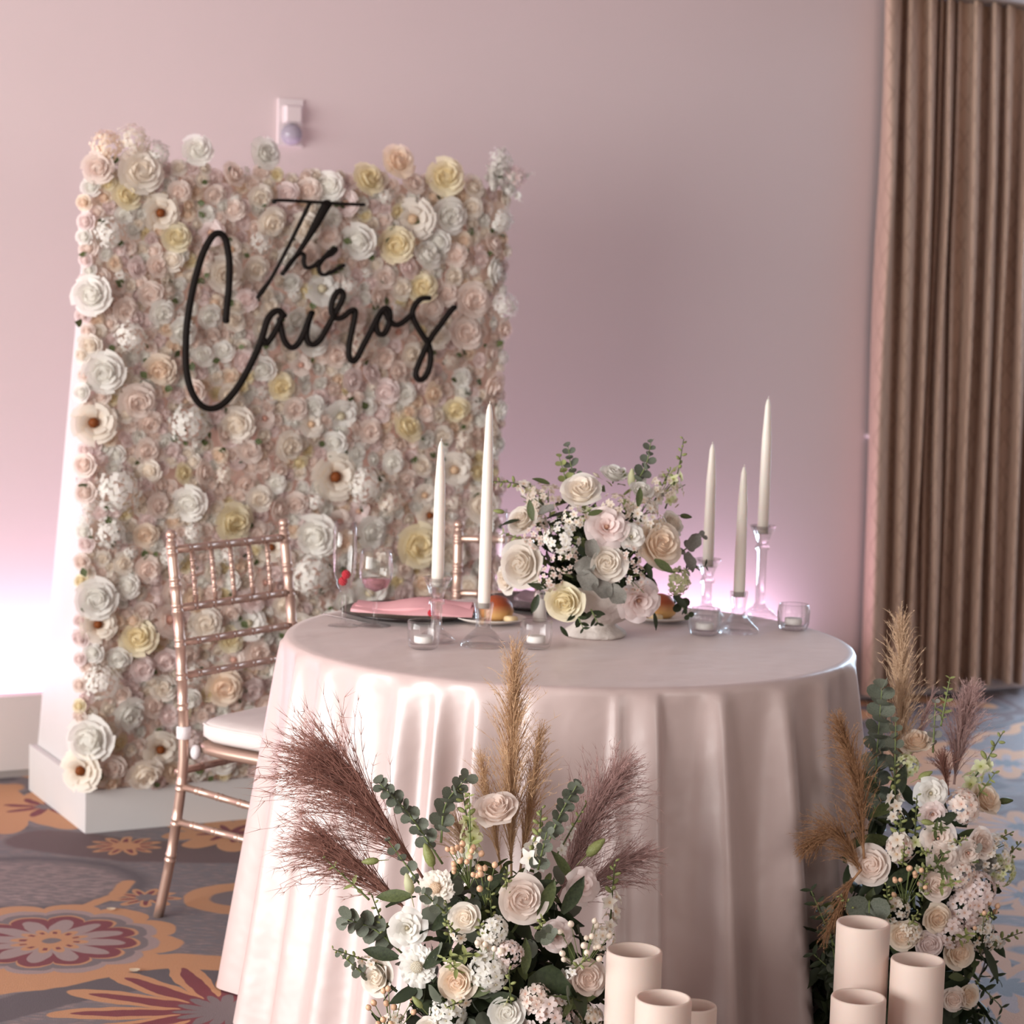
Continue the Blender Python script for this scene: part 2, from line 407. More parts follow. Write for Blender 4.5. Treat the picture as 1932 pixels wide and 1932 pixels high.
# sweeping bands
paint(lt(path([(-40, 1915), (150, 1868), (300, 1842), (520, 1850)]), 0.065, 0.008), DARK)
paint(lt(path([(-60, 1868), (100, 1850), (230, 1822), (330, 1812), (500, 1822)]), 0.05, 0.006), ORANGE)
paint(lt(path([(240, 1665), (215, 1690), (150, 1715), (60, 1728)]), 0.018, 0.006), ORANGE)
r, a = polar(450, 1695); paint(lt(r, 0.135, 0.006), ORANGE); paint(lt(r, 0.07, 0.01), GREY)
# great flower
def flower(x, y, R, n, rings, ph=0.0):
    r, a = polar(x, y); c = xcos(a * n + ph)
    for rad, amp, pw, col in rings:
        k = xpow(xabs(xcos(a * (n / 2) + ph)), pw)
        paint(lt(r, (k * amp + (1 - amp)) * (rad * R), 0.005), col)
flower(95, 1775, 0.30, 12, [(1.0, 0.14, 0.6, ORANGE), (0.83, 0.12, 0.6, PALE), (0.74, 0.10, 0.6, GREY), (0.67, 0.2, 0.5, ORANGE), (0.64, 0.2, 0.5, CRIM), (0.555, 0.5, 0.8, PALE), (0.30, 0.4, 0.8, ORANGE), (0.075, 0, 1, GREY)])
r, a = polar(95, 1775); paint(lt(xabs(r - 0.062), 0.008, 0.004) * lt(1 - xcos(a * 12), 0.5, 0.2), CRIM)
def burst(x, y, R, n, core, ph=0.0):
    flower(x, y, R, n, [(1.0, 0.55, 1.0, ORANGE), (0.8, 0.75, 2.5, CRIM), (0.4, 0.3, 1, core)], ph)
burst(275, 1694, 0.085, 9, GREY); burst(237, 1596, 0.10, 11, ORANGE, 0.4)
flower(30, 1525, 0.30, 9, [(1.0, 0.5, 1.0, ORANGE)], 0.3); flower(85, 1522, 0.12, 8, [(1.0, 0.8, 1.6, CRIM), (0.3, 0.2, 1, GREY)], 0.2)
flower(425, 1908, 0.36, 15, [(1.0, 0.6, 0.8, ORANGE), (0.86, 0.7, 2.6, CRIM), (0.30, 0.5, 0.8, GREY)], 0.5)
flower(440, 1572, 0.2, 9, [(1.0, 0.4, 0.8, ORANGE), (0.5, 0.7, 2, CRIM)], 0.2)
for bx, by, br in ((1900, 1440, .24), (1925, 1560, .2), (1890, 1860, .3), (1935, 1690, .16)):
    flower(bx, by, br, 10, [(1.0, 0.5, 0.9, ORANGE), (0.62, 0.7, 2, PALE), (0.25, 0.4, 1, BLUE)], bx)
fine = noise(420, 2)
hs = N.new('ShaderNodeHueSaturation'); L.new(colour, hs.inputs['Color'])
L.new(((fine - 0.5) * 0.9 + 1.0).v, hs.inputs['Value']); L.new(hs.outputs[0], bsdf.inputs['Base Color'])
bp = N.new('ShaderNodeBump'); bp.inputs['Strength'].default_value = 0.5; bp.inputs['Distance'].default_value = 0.004
L.new(fine.v, bp.inputs['Height']); L.new(bp.outputs[0], bsdf.inputs['Normal'])

# ================================================================== the setting
g = G(); g.add([(-6, -1, 0), (7, -1, 0), (7, 12, 0), (-6, 12, 0)], [(0, 1, 2, 3)]); struct('floor', g.mesh('floor', 'carpet', False))
WM = Matrix(((ES.x, -EN.x, 0, W0.x), (ES.y, -EN.y, 0, W0.y), (0, 0, 1, 0), (0, 0, 0, 1)))   # local: x along wall, y into wall, z up
CEIL = 2.64
SW0, SW1 = 3.98, 5.35
g = G(); box(g, (-4, 0, 0), (SW0, 0.18, CEIL)); box(g, (SW1, 0, 0), (7, 0.18, CEIL)); box(g, (SW0, 0, 0), (SW1, 0.18, 0.25)); box(g, (SW0, 0, 2.4), (SW1, 0.18, CEIL))
struct('wall_back', g.mesh('wall_back', 'wall_paint', False), None, WM)
g = G(); box(g, (-4, -6, CEIL), (7, 0.4, CEIL + 0.1)); struct('ceiling', g.mesh('ceiling', 'ceiling_paint', False), None, WM)
g = G()
for a0, a1, z0, z1 in ((SW0, SW0 + .05, .25, 2.4), (SW1 - .05, SW1, .25, 2.4), (SW0, SW1, .25, .3), (SW0, SW1, 2.35, 2.4), ((SW0 + SW1) / 2 - .02, (SW0 + SW1) / 2 + .02, .25, 2.4)):
    box(g, (a0, 0.05, z0), (a1, 0.11, z1))
wo = struct('window_1', g.mesh('window_frame', 'white_paint', False), None, WM)
g = G(); box(g, (SW0 + .05, 0.078, .3), ((SW0 + SW1) / 2 - .02, 0.082, 2.35)); box(g, ((SW0 + SW1) / 2 + .02, 0.078, .3), (SW1 - .05, 0.082, 2.35)); part('pane', g.mesh('pane', 'glass', False), wo)
# cove ledge along the foot of the wall, with the light trough behind its lip
g = G(); box(g, (-4, -0.225, 0.022), (2.98, -0.165, 0.247)); struct('trim_1', g.mesh('cove_ledge', 'ledge_paint', False), None, WM)
g = G(); box(g, (-4, -0.165, 0.0), (2.98, 0.0, 0.13)); struct('trim_2', g.mesh('cove_trough', 'ledge_paint', False), None, WM)
g = G(); box(g, (-4, -0.222, 0.0), (2.98, -0.167, 0.022)); struct('baseboard_back', g.mesh('baseboard', 'base_trim', False), None, WM)

# ================================================================== curtain
def make_curtain(ribs, ztop, zbot, back, depth, seedv):
    # each rib: s0, s1, bulge; joined by deep valleys
    P = []
    for (s0, s1, bu) in ribs:
        n = 11
        for i in range(n):
            u = i / (n - 1); x = s0 + (s1 - s0) * u
            y = back + (depth * bu) * (sin(pi * u) ** 0.45); x += 0.72 * (depth - (y - back))      # the folds lean over to the left
            P.append((x, y))
    P = np.array(P)
    arc = np.concatenate([[0], np.cumsum(np.hypot(*np.diff(P, axis=0).T))])
    nz = 40; V = []; UV = []
    lr = np.random.default_rng(seedv); ph = lr.uniform(0, 6, 6)
    for j in range(nz):
        t = j / (nz - 1); z = ztop + (zbot - ztop) * t
        amp = 0.75 + 0.25 * min(1, t * 4) + 0.1 * t
        for i, (x, y) in enumerate(P):
            w_ = 0.006 * sin(5 * t + x * 23 + ph[0]) + 0.004 * sin(11 * t + x * 41 + ph[1])
            yy = back + (y - back) * amp + 0.006 * sin(4 * t + x * 31 + ph[2])
            zz = z + (0.012 * sin(x * 17 + ph[3]) if j == nz - 1 else 0)
            V.append((x - .058 + .04 * t + w_ * min(1, 3 * t), -yy, zz)); UV.append((arc[i], z))
    g = G(); nu = len(P); g.add(V, gridF(nu, nz)); me = g.mesh('curtain', 'curtain_cloth')
    uvl = me.uv_layers.new(name='UVMap'); UV = np.array(UV); li = np.zeros(len(me.loops), int); me.loops.foreach_get('vertex_index', li)
    uvl.data.foreach_set('uv', UV[li].astype(np.float32).ravel())
    return me
def s_at(x, y=600):   # wall coordinate (curtain plane) seen at a pixel
    p = onplane(x, y, wp(0, 0.12, 0), EN); return (p - W0).dot(ES)
edges = [(1657, 1704, 1.0), (1704, 1736, .85), (1741, 1765, .8), (1767, 1775, .45), (1779, 1800, .9), (1801, 1811, .55), (1826, 1851, .95), (1862, 1887, 1.0), (1889, 1911, .75), (1926, 1950, 1.0), (1953, 1975, .8)]
ribs = [(s_at(a + (b - a) * .08), s_at(b - (b - a) * .12), u) for a, b, u in edges]
cur = part('window_curtain', make_curtain(ribs, 2.636, 0.035, 0.03, 0.11, 3), None, WM)
tag(cur, 'floor length brown damask curtain in deep folds at the right end of the wall', 'curtain')

# ================================================================== strobe alarm on the wall, little hook
st = thing('fire_alarm_strobe', 'white fire alarm strobe on the pink wall above the flower wall', 'alarm', wp(0.963, 0.0, 2.02), YAW)
g = G(); box(g, (-0.042, -0.012, -0.075), (0.042, 0.0, 0.075)); part('backplate', g.mesh('backplate', 'plastic_white', False), st)
g = G(); lathe(g, [(0.0, 0), (0.034, 0), (0.034, 0.022), (0.030, 0.028), (0, 0.028)], 4, caps=False)
part('housing', g.mesh('housing', 'plastic_white', False), st, Matrix.Translation((0, -0.012, 0.025)) @ Matrix.Rotation(pi / 2, 4, 'X') @ Matrix.Rotation(pi / 4, 4, 'Z') @ Matrix.Diagonal((1.1, 1.1, 1, 1)))
g = G(); lathe(g, [(0.034, 0), (0.033, 0.02), (0.026, 0.034), (0.012, 0.04), (0, 0.041)], 16, caps=False)
part('lens', g.mesh('lens', 'strobe_lens'), st, Matrix.Translation((0, -0.012, -0.038)) @ Matrix.Rotation(pi / 2, 4, 'X'))
g = G(); box(g, (-0.012, -0.03, -0.05), (0.012, -0.012, -0.028)); part('flash_tube', g.mesh('flash', 'strobe_dark', False), st)
g = G(); lathe(g, [(0.008, 0), (0.007, 0.012), (0.012, 0.018), (0.010, 0.026), (0, 0.028)], 12)
hk = part('wall_hook', g.mesh('hook', 'plastic_white'), None, Matrix.Translation(wp(3.317, 0, 1.006)) @ Matrix.Rotation(YAW, 4, 'Z') @ Matrix.Rotation(pi / 2, 4, 'X'))
tag(hk, 'tiny white knob on the wall beside the curtain edge', 'hook')

# ================================================================== flowers: petals and blooms (unit radius)
def petal(g, R0, H, phi0, halfw, opn=0.0, curl=0.0, nu=5, nv=4, tip=0.18, spiral=0.05, t0=0.3, t1=0.9, z0=0.0, wav=0.0):
    u = np.linspace(-1, 1, nu)[None, :]; v = np.linspace(0, 1, nv)[:, None]
    rho = R0 * (0.3 + 0.7 * v ** 0.6) + opn * v ** 2 + curl * np.maximum(0, v - 0.6) ** 1.5 * 2.5 + spiral * u * v
    z = z0 + H * v * (1 - tip * u ** 2 * v) - curl * np.maximum(0, v - 0.62) ** 2 * 2.2 + wav * np.sin(u * 5 + phi0 * 3) * v
    wd = 0.5 + 0.5 * np.sin(np.minimum(v, 0.8) / 0.8 * pi / 2)
    wd = wd * np.where(v > 0.8, 1 - (v - 0.8) * 1.6, 1)
    phi = phi0 + halfw * u * wd
    V = np.stack([rho * np.cos(phi), rho * np.sin(phi), z + 0 * u], -1)
    tone = (t0 + (t1 - t0) * v + 0 * u)
    g.add(V, gridF(nu, nv), tone)
def rose_core(lo=False, seed=0):
    r = np.random.default_rng(seed); g = G(); nu, nv = (4, 3) if lo else (5, 5)
    for k, (R0, H, n, hw, op, cu, t0, t1) in enumerate([(0.10, .80, 3, 1.4, 0, 0, .1, .4), (0.21, .84, 3, 1.25, .01, .0, .15, .55), (0.34, .85, 4, 1.1, .02, .03, .25, .68), (0.49, .82, 4 if lo else 5, 1.05, .03, .06, .35, .82)]):
        if lo and k == 0: continue
        if k == 1: lathe(g, [(.45, 0), (.60, .25), (.52, .5), (.34, .64), (.16, .68), (0, .68)], 10 if not lo else 6, caps=False); g.T[-1][:] = .5
        for i in range(n): petal(g, R0, H * r.uniform(.93, 1.06), 2 * pi * i / n + k * .7 + r.uniform(-.15, .15), hw, op, cu, nu, nv, t0=t0, t1=t1)
    return g
def rose_outer(g, lo=False, seed=1, full=1.0):
    r = np.random.default_rng(seed); nu, nv = (4, 3) if lo else (6, 6)
    for k, (R0, H, n, hw, op, cu, t0, t1) in enumerate([(0.64, .66, 5, .95, .08, .14, .5, .95), (0.74, .46, 5, .9, .16 * full, .22, .6, 1.0)]):
        for i in range(n): petal(g, R0, H * r.uniform(.9, 1.08), 2 * pi * i / n + k * .6 + r.uniform(-.15, .15), hw, op * r.uniform(.8, 1.2), cu, nu, nv, t0=t0, t1=t1, wav=.015)
    return g
def rose_lo(seed): return rose_outer(rose_core(True, seed), True, seed + 50)
def peony_lo(seed):
    r = np.random.default_rng(seed); g = G()
    sphere(g, (0, 0, .24), .25, 7, 4, tone=0.0)
    for R0, H, n, op in ((.34, .5, 5, .16), (.45, .42, 6, .3), (.5, .25, 6, .45)):
        for i in range(n): petal(g, R0, H * r.uniform(.85, 1.15), 2 * pi * i / n + r.uniform(-.2, .2) + n, .75, op, .15, 4, 3, t0=.35, t1=.95, wav=.03)
    return g
def hydrangea(seed, n=40, R=.85):
    r = np.random.default_rng(seed); g = G()
    for k in range(n):
        z = 1 - (k + .5) / n * 1.05; a = k * 2.39996; q = sqrt(max(0, 1 - z * z)); d = np.array((q * cos(a), q * sin(a), z))
        d += r.normal(0, .12, 3); d /= np.linalg.norm(d); t = np.cross(d, (0.3, .2, 1)); t /= np.linalg.norm(t); bb = np.cross(d, t); th = r.uniform(0, 1.5)
        for j in range(4):
            e1 = t * cos(th + j * pi / 2) + bb * sin(th + j * pi / 2); e2 = np.cross(d, e1); s = .23 * r.uniform(.8, 1.2); c = d * R * r.uniform(.72, 1.08)
            g.add([c, c + s * (.55 * e1 - .5 * e2) + d * .05, c + s * 1.05 * e1 + d * .02 * r.normal(), c + s * (.55 * e1 + .5 * e2) + d * .05], [(0, 1, 2, 3)], [.35, .85, .95, .85])
    return g
ROSES = [rose_lo(s) for s in range(5)]; PEONIES = [peony_lo(s) for s in range(3)]; HYDS = [hydrangea(s) for s in range(2)]

# ================================================================== flower wall
B0 = Vector((-1.131, 5.764, 0))
FM = Matrix(((ES.x, -EN.x, 0, B0.x), (ES.y, -EN.y, 0, B0.y), (0, 0, 1, 0), (0, 0, 0, 1)))       # local x along, y to the back, z up
fw = thing('flower_wall', 'backdrop stand covered in white, cream and blush artificial flowers behind the table', 'flower wall', B0, YAW)
g = G(); WB = 1.24
box(g, (0, 0, 0), (WB, 0.018, 0.118)); box(g, (0, 0.018, 0), (0.018, 0.565, 0.135)); box(g, (WB - .018, .018, 0), (WB, .565, .135)); box(g, (.018, .547, 0), (WB - .018, .565, .135)); box(g, (.018, .018, .10), (WB - .018, .547, .118))
part('base_box', g.mesh('base_box', 'white_paint', False), fw)
for xs in (0.022, WB - .04):
    g = G(); pr = [(0.03, .118), (.558, .118), (.10, 1.78), (.03, 1.78)]
    V = [(x, y, z) for x in (xs, xs + .018) for y, z in pr]
    g.add(V, [(0, 1, 2, 3), (7, 6, 5, 4), (0, 4, 5, 1), (1, 5, 6, 2), (2, 6, 7, 3), (3, 7, 4, 0)])
    part('side_brace', g.mesh('side_brace', 'white_paint', False), fw)
g = G(); box(g, (0.0, .006, .12), (WB - .005, .03, 1.79)); part('back_panel', g.mesh('back_panel', 'petal_mauve', False), fw)
def wallpos(x, y, off=.035):
    p = onplane(x, y, B0 + EN * off, EN); return (p - B0).dot(ES), p.z
placed = []   # s, z, radius, kind, colour
cells = {}
def free(s, z, r, k=0.80):
    c = (int(s / .06 + 100), int(z / .06 + 100))
    for i in (-2, -1, 0, 1, 2):
        for j in (-2, -1, 0, 1, 2):
            for (s2, z2, r2) in cells.get((c[0] + i, c[1] + j), ()):
                if (s - s2) ** 2 + (z - z2) ** 2 < (k * (r + r2)) ** 2: return False
    return True
def put(s, z, r, kind, colr, n_off=None, tilt=None):
    cells.setdefault((int(s / .06 + 100), int(z / .06 + 100)), []).append((s, z, r)); placed.append((s, z, r, kind, colr, n_off, tilt))
pick = lambda tab: tab[int(rng.choice(len(tab), p=np.array([t[1] for t in tab]) / sum(t[1] for t in tab)))][0]
BIGC = [('petal_white', 4), ('petal_cream', 4), ('petal_yellow', 1.2), ('petal_blush', 1), ('petal_peach', .8)]
SMALLC = [('petal_blush', 5), ('petal_pink', 2.5), ('petal_white', 3), ('petal_cream', 3), ('petal_peach', 1.4), ('petal_yellow', .8)]
# the blooms that can be recognised one by one
for x, y, d, kind, colr in [
    (265, 325, 75, 'rose', 'petal_cream'), (240, 372, 50, 'rose', 'petal_yellow'), (305, 400, 62, 'peony', 'petal_amber'), (252, 268, 66, 'hydrangea', 'petal_cream'), (205, 275, 58, 'hydrangea', 'petal_peach'),
    (190, 315, 52, 'rose', 'petal_blush'), (300, 290, 50, 'hydrangea', 'petal_white'), (376, 285, 52, 'rose', 'petal_white'), (500, 291, 56, 'rose', 'petal_white'), (440, 332, 46, 'rose', 'petal_blush'), (695, 342, 60, 'rose', 'petal_yellow'),
    (752, 308, 62, 'rose', 'petal_peach'), (842, 335, 68, 'rose', 'petal_yellow'), (785, 412, 75, 'peony', 'petal_cream'), (752, 462, 64, 'rose', 'petal_yellow'), (945, 305, 56, 'hydrangea', 'petal_white'), (975, 335, 50, 'hydrangea', 'petal_pink'),
    (625, 350, 52, 'rose', 'petal_white'), (335, 450, 50, 'rose', 'petal_yellow'), (180, 800, 72, 'peony', 'petal_amber'), (634, 900, 82, 'peony', 'petal_amber'), (440, 985, 68, 'rose', 'petal_yellow'), (788, 1030, 80, 'rose', 'petal_yellow'),
    (515, 1035, 50, 'peony', 'petal_amber'), (188, 1180, 60, 'peony', 'petal_amber'), (265, 1208, 64, 'rose', 'petal_yellow'), (305, 1415, 62, 'peony', 'petal_amber'), (160, 1455, 72, 'peony', 'petal_amber'), (180, 1395, 82, 'rose', 'petal_white'),
    (600, 1010, 78, 'rose', 'petal_white'), (700, 1005, 60, 'rose', 'petal_white'), (225, 925, 90, 'hydrangea', 'petal_white'), (185, 1130, 70, 'rose', 'petal_white'), (195, 1290, 74, 'hydrangea', 'petal_white'), (360, 950, 60, 'rose', 'petal_white'),
    (590, 1085, 90, 'hydrangea', 'petal_white'), (360, 800, 80, 'hydrangea', 'petal_white'), (690, 915, 80, 'hydrangea', 'petal_white'), (815, 975, 50, 'peony', 'petal_amber'), (865, 770, 50, 'rose', 'petal_yellow'), (545, 840, 56, 'rose', 'petal_cream'),
    (200, 700, 70, 'rose', 'petal_white'), (180, 560, 66, 'rose', 'petal_white'), (210, 440, 64, 'hydrangea', 'petal_white'), (245, 1345, 60, 'rose', 'petal_white'), (275, 1455, 64, 'rose', 'petal_cream'), (800, 545, 56, 'rose', 'petal_yellow')]:
    s, z = wallpos(x, y); put(s, z, d / 2 / 4090 * 6.05, kind, colr)
S0, S1, Z0, Z1 = -0.02, 1.225, 0.135, 1.80
def rand_fill(n, r0, r1, tab, kinds, k, tries):
    c = 0
    for _ in range(tries):
        if c >= n: break
        s = rng.uniform(S0, S1); z = rng.uniform(Z0, Z1); r = rng.uniform(r0, r1)
        if free(s, z, r, k):
            kd = pick(kinds); cl = pick(tab)
            if kd == 'hydrangea': cl = 'petal_white' if rng.random() < .6 else ('petal_cream' if rng.random() < .5 else 'petal_pink')
            if kd == 'peony' and cl in ('petal_yellow', 'petal_peach'): cl = 'petal_cream'
            put(s, z, r, kd, cl); c += 1
rand_fill(42, .040, .049, BIGC, [('rose', 6), ('peony', 1.5), ('hydrangea', 2.5)], .95, 4000)
rand_fill(205, .027, .035, SMALLC, [('rose', 8), ('peony', 1), ('hydrangea', 1)], .86, 9000)
n_single = len(placed)
rand_fill(1700, .018, .025, SMALLC, [('rose', 9), ('hydrangea', 1)], .66, 60000)
STUFFM = ['petal_white', 'petal_cream', 'petal_yellow', 'petal_blush', 'petal_peach', 'petal_pink', 'petal_amber', 'petal_mauve', 'leaf_mid']
stuff = G(); cache = {}
GEO = {'rose': ROSES, 'peony': PEONIES, 'hydrangea': HYDS}
for k, (s, z, r, kind, colr, n_off, tilt) in enumerate(placed):
    lst = GEO[kind]; vi = int(rng.integers(len(lst)))
    n = Vector((rng.normal(0, .28), -1, rng.normal(0, .25)))
    if s < .05: n.x -= .7 * (1 - s / .05)
    if s > 1.17: n.x += .9
    if z > 1.76: n.z += .25
    if z < .17: n.z -= .3
    dep = 0.012 if k < n_single else rng.uniform(-.004, .010)
    M = face(Vector((s, -dep - r * .1, z)), n, rng.uniform(0, 6.28), r * 1.12)
    if k < n_single:
        key = (kind, vi, colr)
        if key not in cache: cache[key] = lst[vi].mesh(kind, colr)
        part(kind, cache[key], fw, M)
    else:
        stuff.addg(lst[vi], M, STUFFM.index(colr))
# feathery tips at the top right corner and small green leaves between the blooms
for (x, y, x2, y2) in [(935, 330, 952, 278), (950, 335, 1008, 328), (930, 350, 930, 300), (960, 350, 985, 380)]:
    s, z = wallpos(x, y); s2, z2 = wallpos(x2, y2)
    for t in np.linspace(0, 1, 9):
        for q in range(3):
            stuff.addg(HYDS[0] if t < .4 else ROSES[0], face(Vector((s + (s2 - s) * t + rng.normal(0, .008 * (1 - t) + .002), -.03 + rng.normal(0, .01), z + (z2 - z) * t + rng.normal(0, .008 * (1 - t) + .002))), (rng.normal(), rng.normal(), rng.normal()), 0, .014 * (1.15 - t)), 0)
lf = G(); u = np.linspace(-1, 1, 3)
lf.add([(0, 0, 0), (.32, .3, .12), (.42, .6, .1), (0, 1.1, -.1), (-.42, .6, .1), (-.32, .3, .12), (0, .5, .0)], [(0, 1, 6), (1, 2, 6), (2, 3, 6), (3, 4, 6), (4, 5, 6), (5, 0, 6)])
for _ in range(230):
    s = rng.uniform(S0 - .01, S1 + .01); z = rng.uniform(Z0, Z1 + .03)
    stuff.addg(lf, face(Vector((s, -rng.uniform(.018, .034), z)), (rng.normal(0, .5), -1, rng.normal(0, .5)), rng.uniform(0, 6.3), rng.uniform(.016, .028)), 8)
o = part('small_flowers', stuff.mesh('small_flowers', STUFFM), fw); o['kind'] = 'stuff'

# ================================================================== script signs
def stroke_geo(g, pts, width, th, n=None):
    """flat ribbon with round ends, thickness th, in the local xz plane (front at y=-th)"""
    P = smoothline(pts, n or max(8, len(pts) * 5)); T = np.gradient(P, axis=0); T /= np.linalg.norm(T, axis=1)[:, None] + 1e-9
    Nn = np.stack([-T[:, 1], T[:, 0]], 1); wv = np.broadcast_to(np.asarray(width, float), (len(P),)) / 2 if np.ndim(width) == 0 else np.interp(np.linspace(0, 1, len(P)), np.linspace(0, 1, len(width)), width) / 2
    # chain of discs + ribbon, bevelled front edge
    k = len(P); V = []; prof = [(-1, 0), (-1, .75), (-.8, 1), (.8, 1), (1, .75), (1, 0)]
    for i in range(k):
        for a, d in prof: q = P[i] + Nn[i] * wv[i] * a; V.append((q[0], -th * d, q[1]))
    m_ = len(prof); F = gridF(m_, k, True); F += [tuple(reversed(range(m_))), tuple((k - 1) * m_ + i for i in range(m_))]
    g.add(V, F)
    for i in (0, k - 1):
        c = len(P) and P[i]; ring = [(c[0] + wv[i] * .99 * cos(t), c[1] + wv[i] * .99 * sin(t)) for t in np.linspace(0, 2 * pi, 14, endpoint=False)]
        g.add([(x, 0, z) for x, z in ring] + [(x, -th * .97, z) for x, z in ring], gridF(14, 2, True) + [tuple(reversed(range(14))), tuple(range(14, 28))])
def sgn(pts): return [wallpos(330 + x / 3.513, 350 + y / 3.513, .085) for x, y in pts]
T_BAR = [(662, 122), (660, 100), (720, 98), (900, 107), (1100, 120), (1255, 127)]
T_STEM = [(900, 115), (850, 220), (780, 360), (700, 515), (640, 622), (585, 700), (556, 742)]
H_STEM = [(1012, 125), (950, 240), (880, 360), (800, 480), (720, 585)]
H_ARCH = [(735, 565), (780, 500), (830, 452), (862, 462), (860, 510), (880, 545), (925, 535), (965, 500)]
E_ = [(950, 530), (1000, 470), (1055, 418), (1074, 425), (1050, 455), (1000, 480), (962, 530), (968, 578), (1000, 592), (1060, 565), (1122, 530)]
g = G()
stroke_geo(g, sgn([(663, 112), (664, 100), (720, 98), (900, 107), (1100, 120), (1255, 127)]), .0085, .012)
stroke_geo(g, sgn(T_STEM), [.009, .009, .008, .0075, .008, .012, .009], .012)
stroke_geo(g, sgn(H_STEM), [.026, .022, .014, .010, .0105], .012)
stroke_geo(g, sgn(H_ARCH), .0105, .012); stroke_geo(g, sgn(E_), .0095, .012)
SM = Matrix.Translation(B0 + EN * .073) @ Matrix.Rotation(YAW, 4, 'Z')
o = part('script_sign', g.mesh('sign_the', 'black_acrylic'), None, SM); tag(o, 'small black script word The fixed on the flower wall above the larger name', 'sign', 'script words on the flower wall')
CA = [(343, 895), (350, 800), (362, 700), (366, 600), (366, 500), (352, 400), (335, 345), (300, 316), (260, 330), (220, 390), (180, 480), (140, 620), (110, 760), (88, 900), (78, 1040), (78, 1180), (95, 1300), (130, 1395), (180, 1458), (240, 1480), (300, 1465), (360, 1415), (420, 1340), (480, 1240), (530, 1140), (570, 1050), (595, 970), (620, 890), (655, 845), (695, 830), (725, 860)]
A2 = [(715, 870), (690, 930), (650, 1000), (612, 1048), (590, 1020)]
A3 = [(700, 890), (712, 960), (735, 1035), (778, 1076), (822, 1050), (860, 980), (888, 905), (912, 845)]
I_ = [(912, 845), (890, 910), (878, 985), (890, 1040), (925, 1056), (970, 1020), (1020, 935), (1060, 860), (1100, 790), (1122, 730), (1105, 697), (1075, 715), (1048, 775), (1045, 840), (1075, 880), (1120, 872), (1165, 835), (1195, 825), (1200, 860), (1182, 950), (1162, 1050), (1160, 1130), (1182, 1165), (1212, 1145), (1250, 1070), (1295, 985), (1340, 895), (1380, 830), (1410, 812), (1432, 850), (1422, 930), (1390, 985), (1352, 975), (1342, 910), (1372, 840)]
O_ = [(1400, 830), (1425, 890), (1470, 925), (1520, 905), (1575, 858)]
S_ = [(1685, 745), (1640, 750), (1600, 790), (1580, 850), (1610, 930), (1660, 1010), (1690, 1060), (1702, 1130), (1692, 1210), (1662, 1272), (1625, 1290), (1603, 1250), (1625, 1175), (1670, 1075), (1710, 1000), (1770, 920), (1820, 850), (1855, 808)]
g = G()
for st_, wd in ((CA, .0165), (A2, .0145), (A3, .0145), (I_, .0145), (O_, .0145), (S_, .0145)): stroke_geo(g, sgn(st_), wd, .014)
o = part('script_sign', g.mesh('sign_cairos', 'black_acrylic'), None, SM); tag(o, 'large black script word Cairos fixed across the flower wall', 'sign', 'script words on the flower wall')

# ================================================================== chairs
def ringed(g, P0, P1, r, rings, seg=10, n=None, width=.003, h=1.14, ends=1.0):
    """straight tube with double bamboo rings at fractions"""
    P0 = np.array(P0, float); P1 = np.array(P1, float); Ln = np.linalg.norm(P1 - P0)
    ts = [0, 1]; rr = {0: r * ends, 1: r * ends}
    for t in rings:
        for off in (-.0065, .0065):
            for dx, k in ((-width, 1.0), (-width * .5, h), (width * .5, h), (width, 1.0)):
                x = t + (off + dx) / Ln
                if 0 < x < 1: ts.append(x); rr[x] = r * k
    ts = sorted(set(ts)); tube(g, [P0 + (P1 - P0) * t for t in ts], [rr[t] for t in ts], seg)
def curve_ringed(g, pts, r, zr, seg=12):
    """post following pts (x,y,z), rings at heights zr"""
    P = smoothline(pts, 50); zs = P[:, 2]; order = np.argsort(zs); zz = sorted(set(list(np.linspace(zs.min(), zs.max(), 24)) + [z + o_ + d for z in zr for o_ in (-.007, 0.007) for d in (-.0042, -.002, .002, .0042)]))
    Q = [[np.interp(z, zs[order], P[order, 0]), np.interp(z, zs[order], P[order, 1]), z] for z in zz]
    R_ = []
    for z in zz: R_.append(r * (1.13 if any(abs(abs(z - q) - .007) < .0025 for q in zr) else 1.0))
    tube(g, Q, R_, seg)
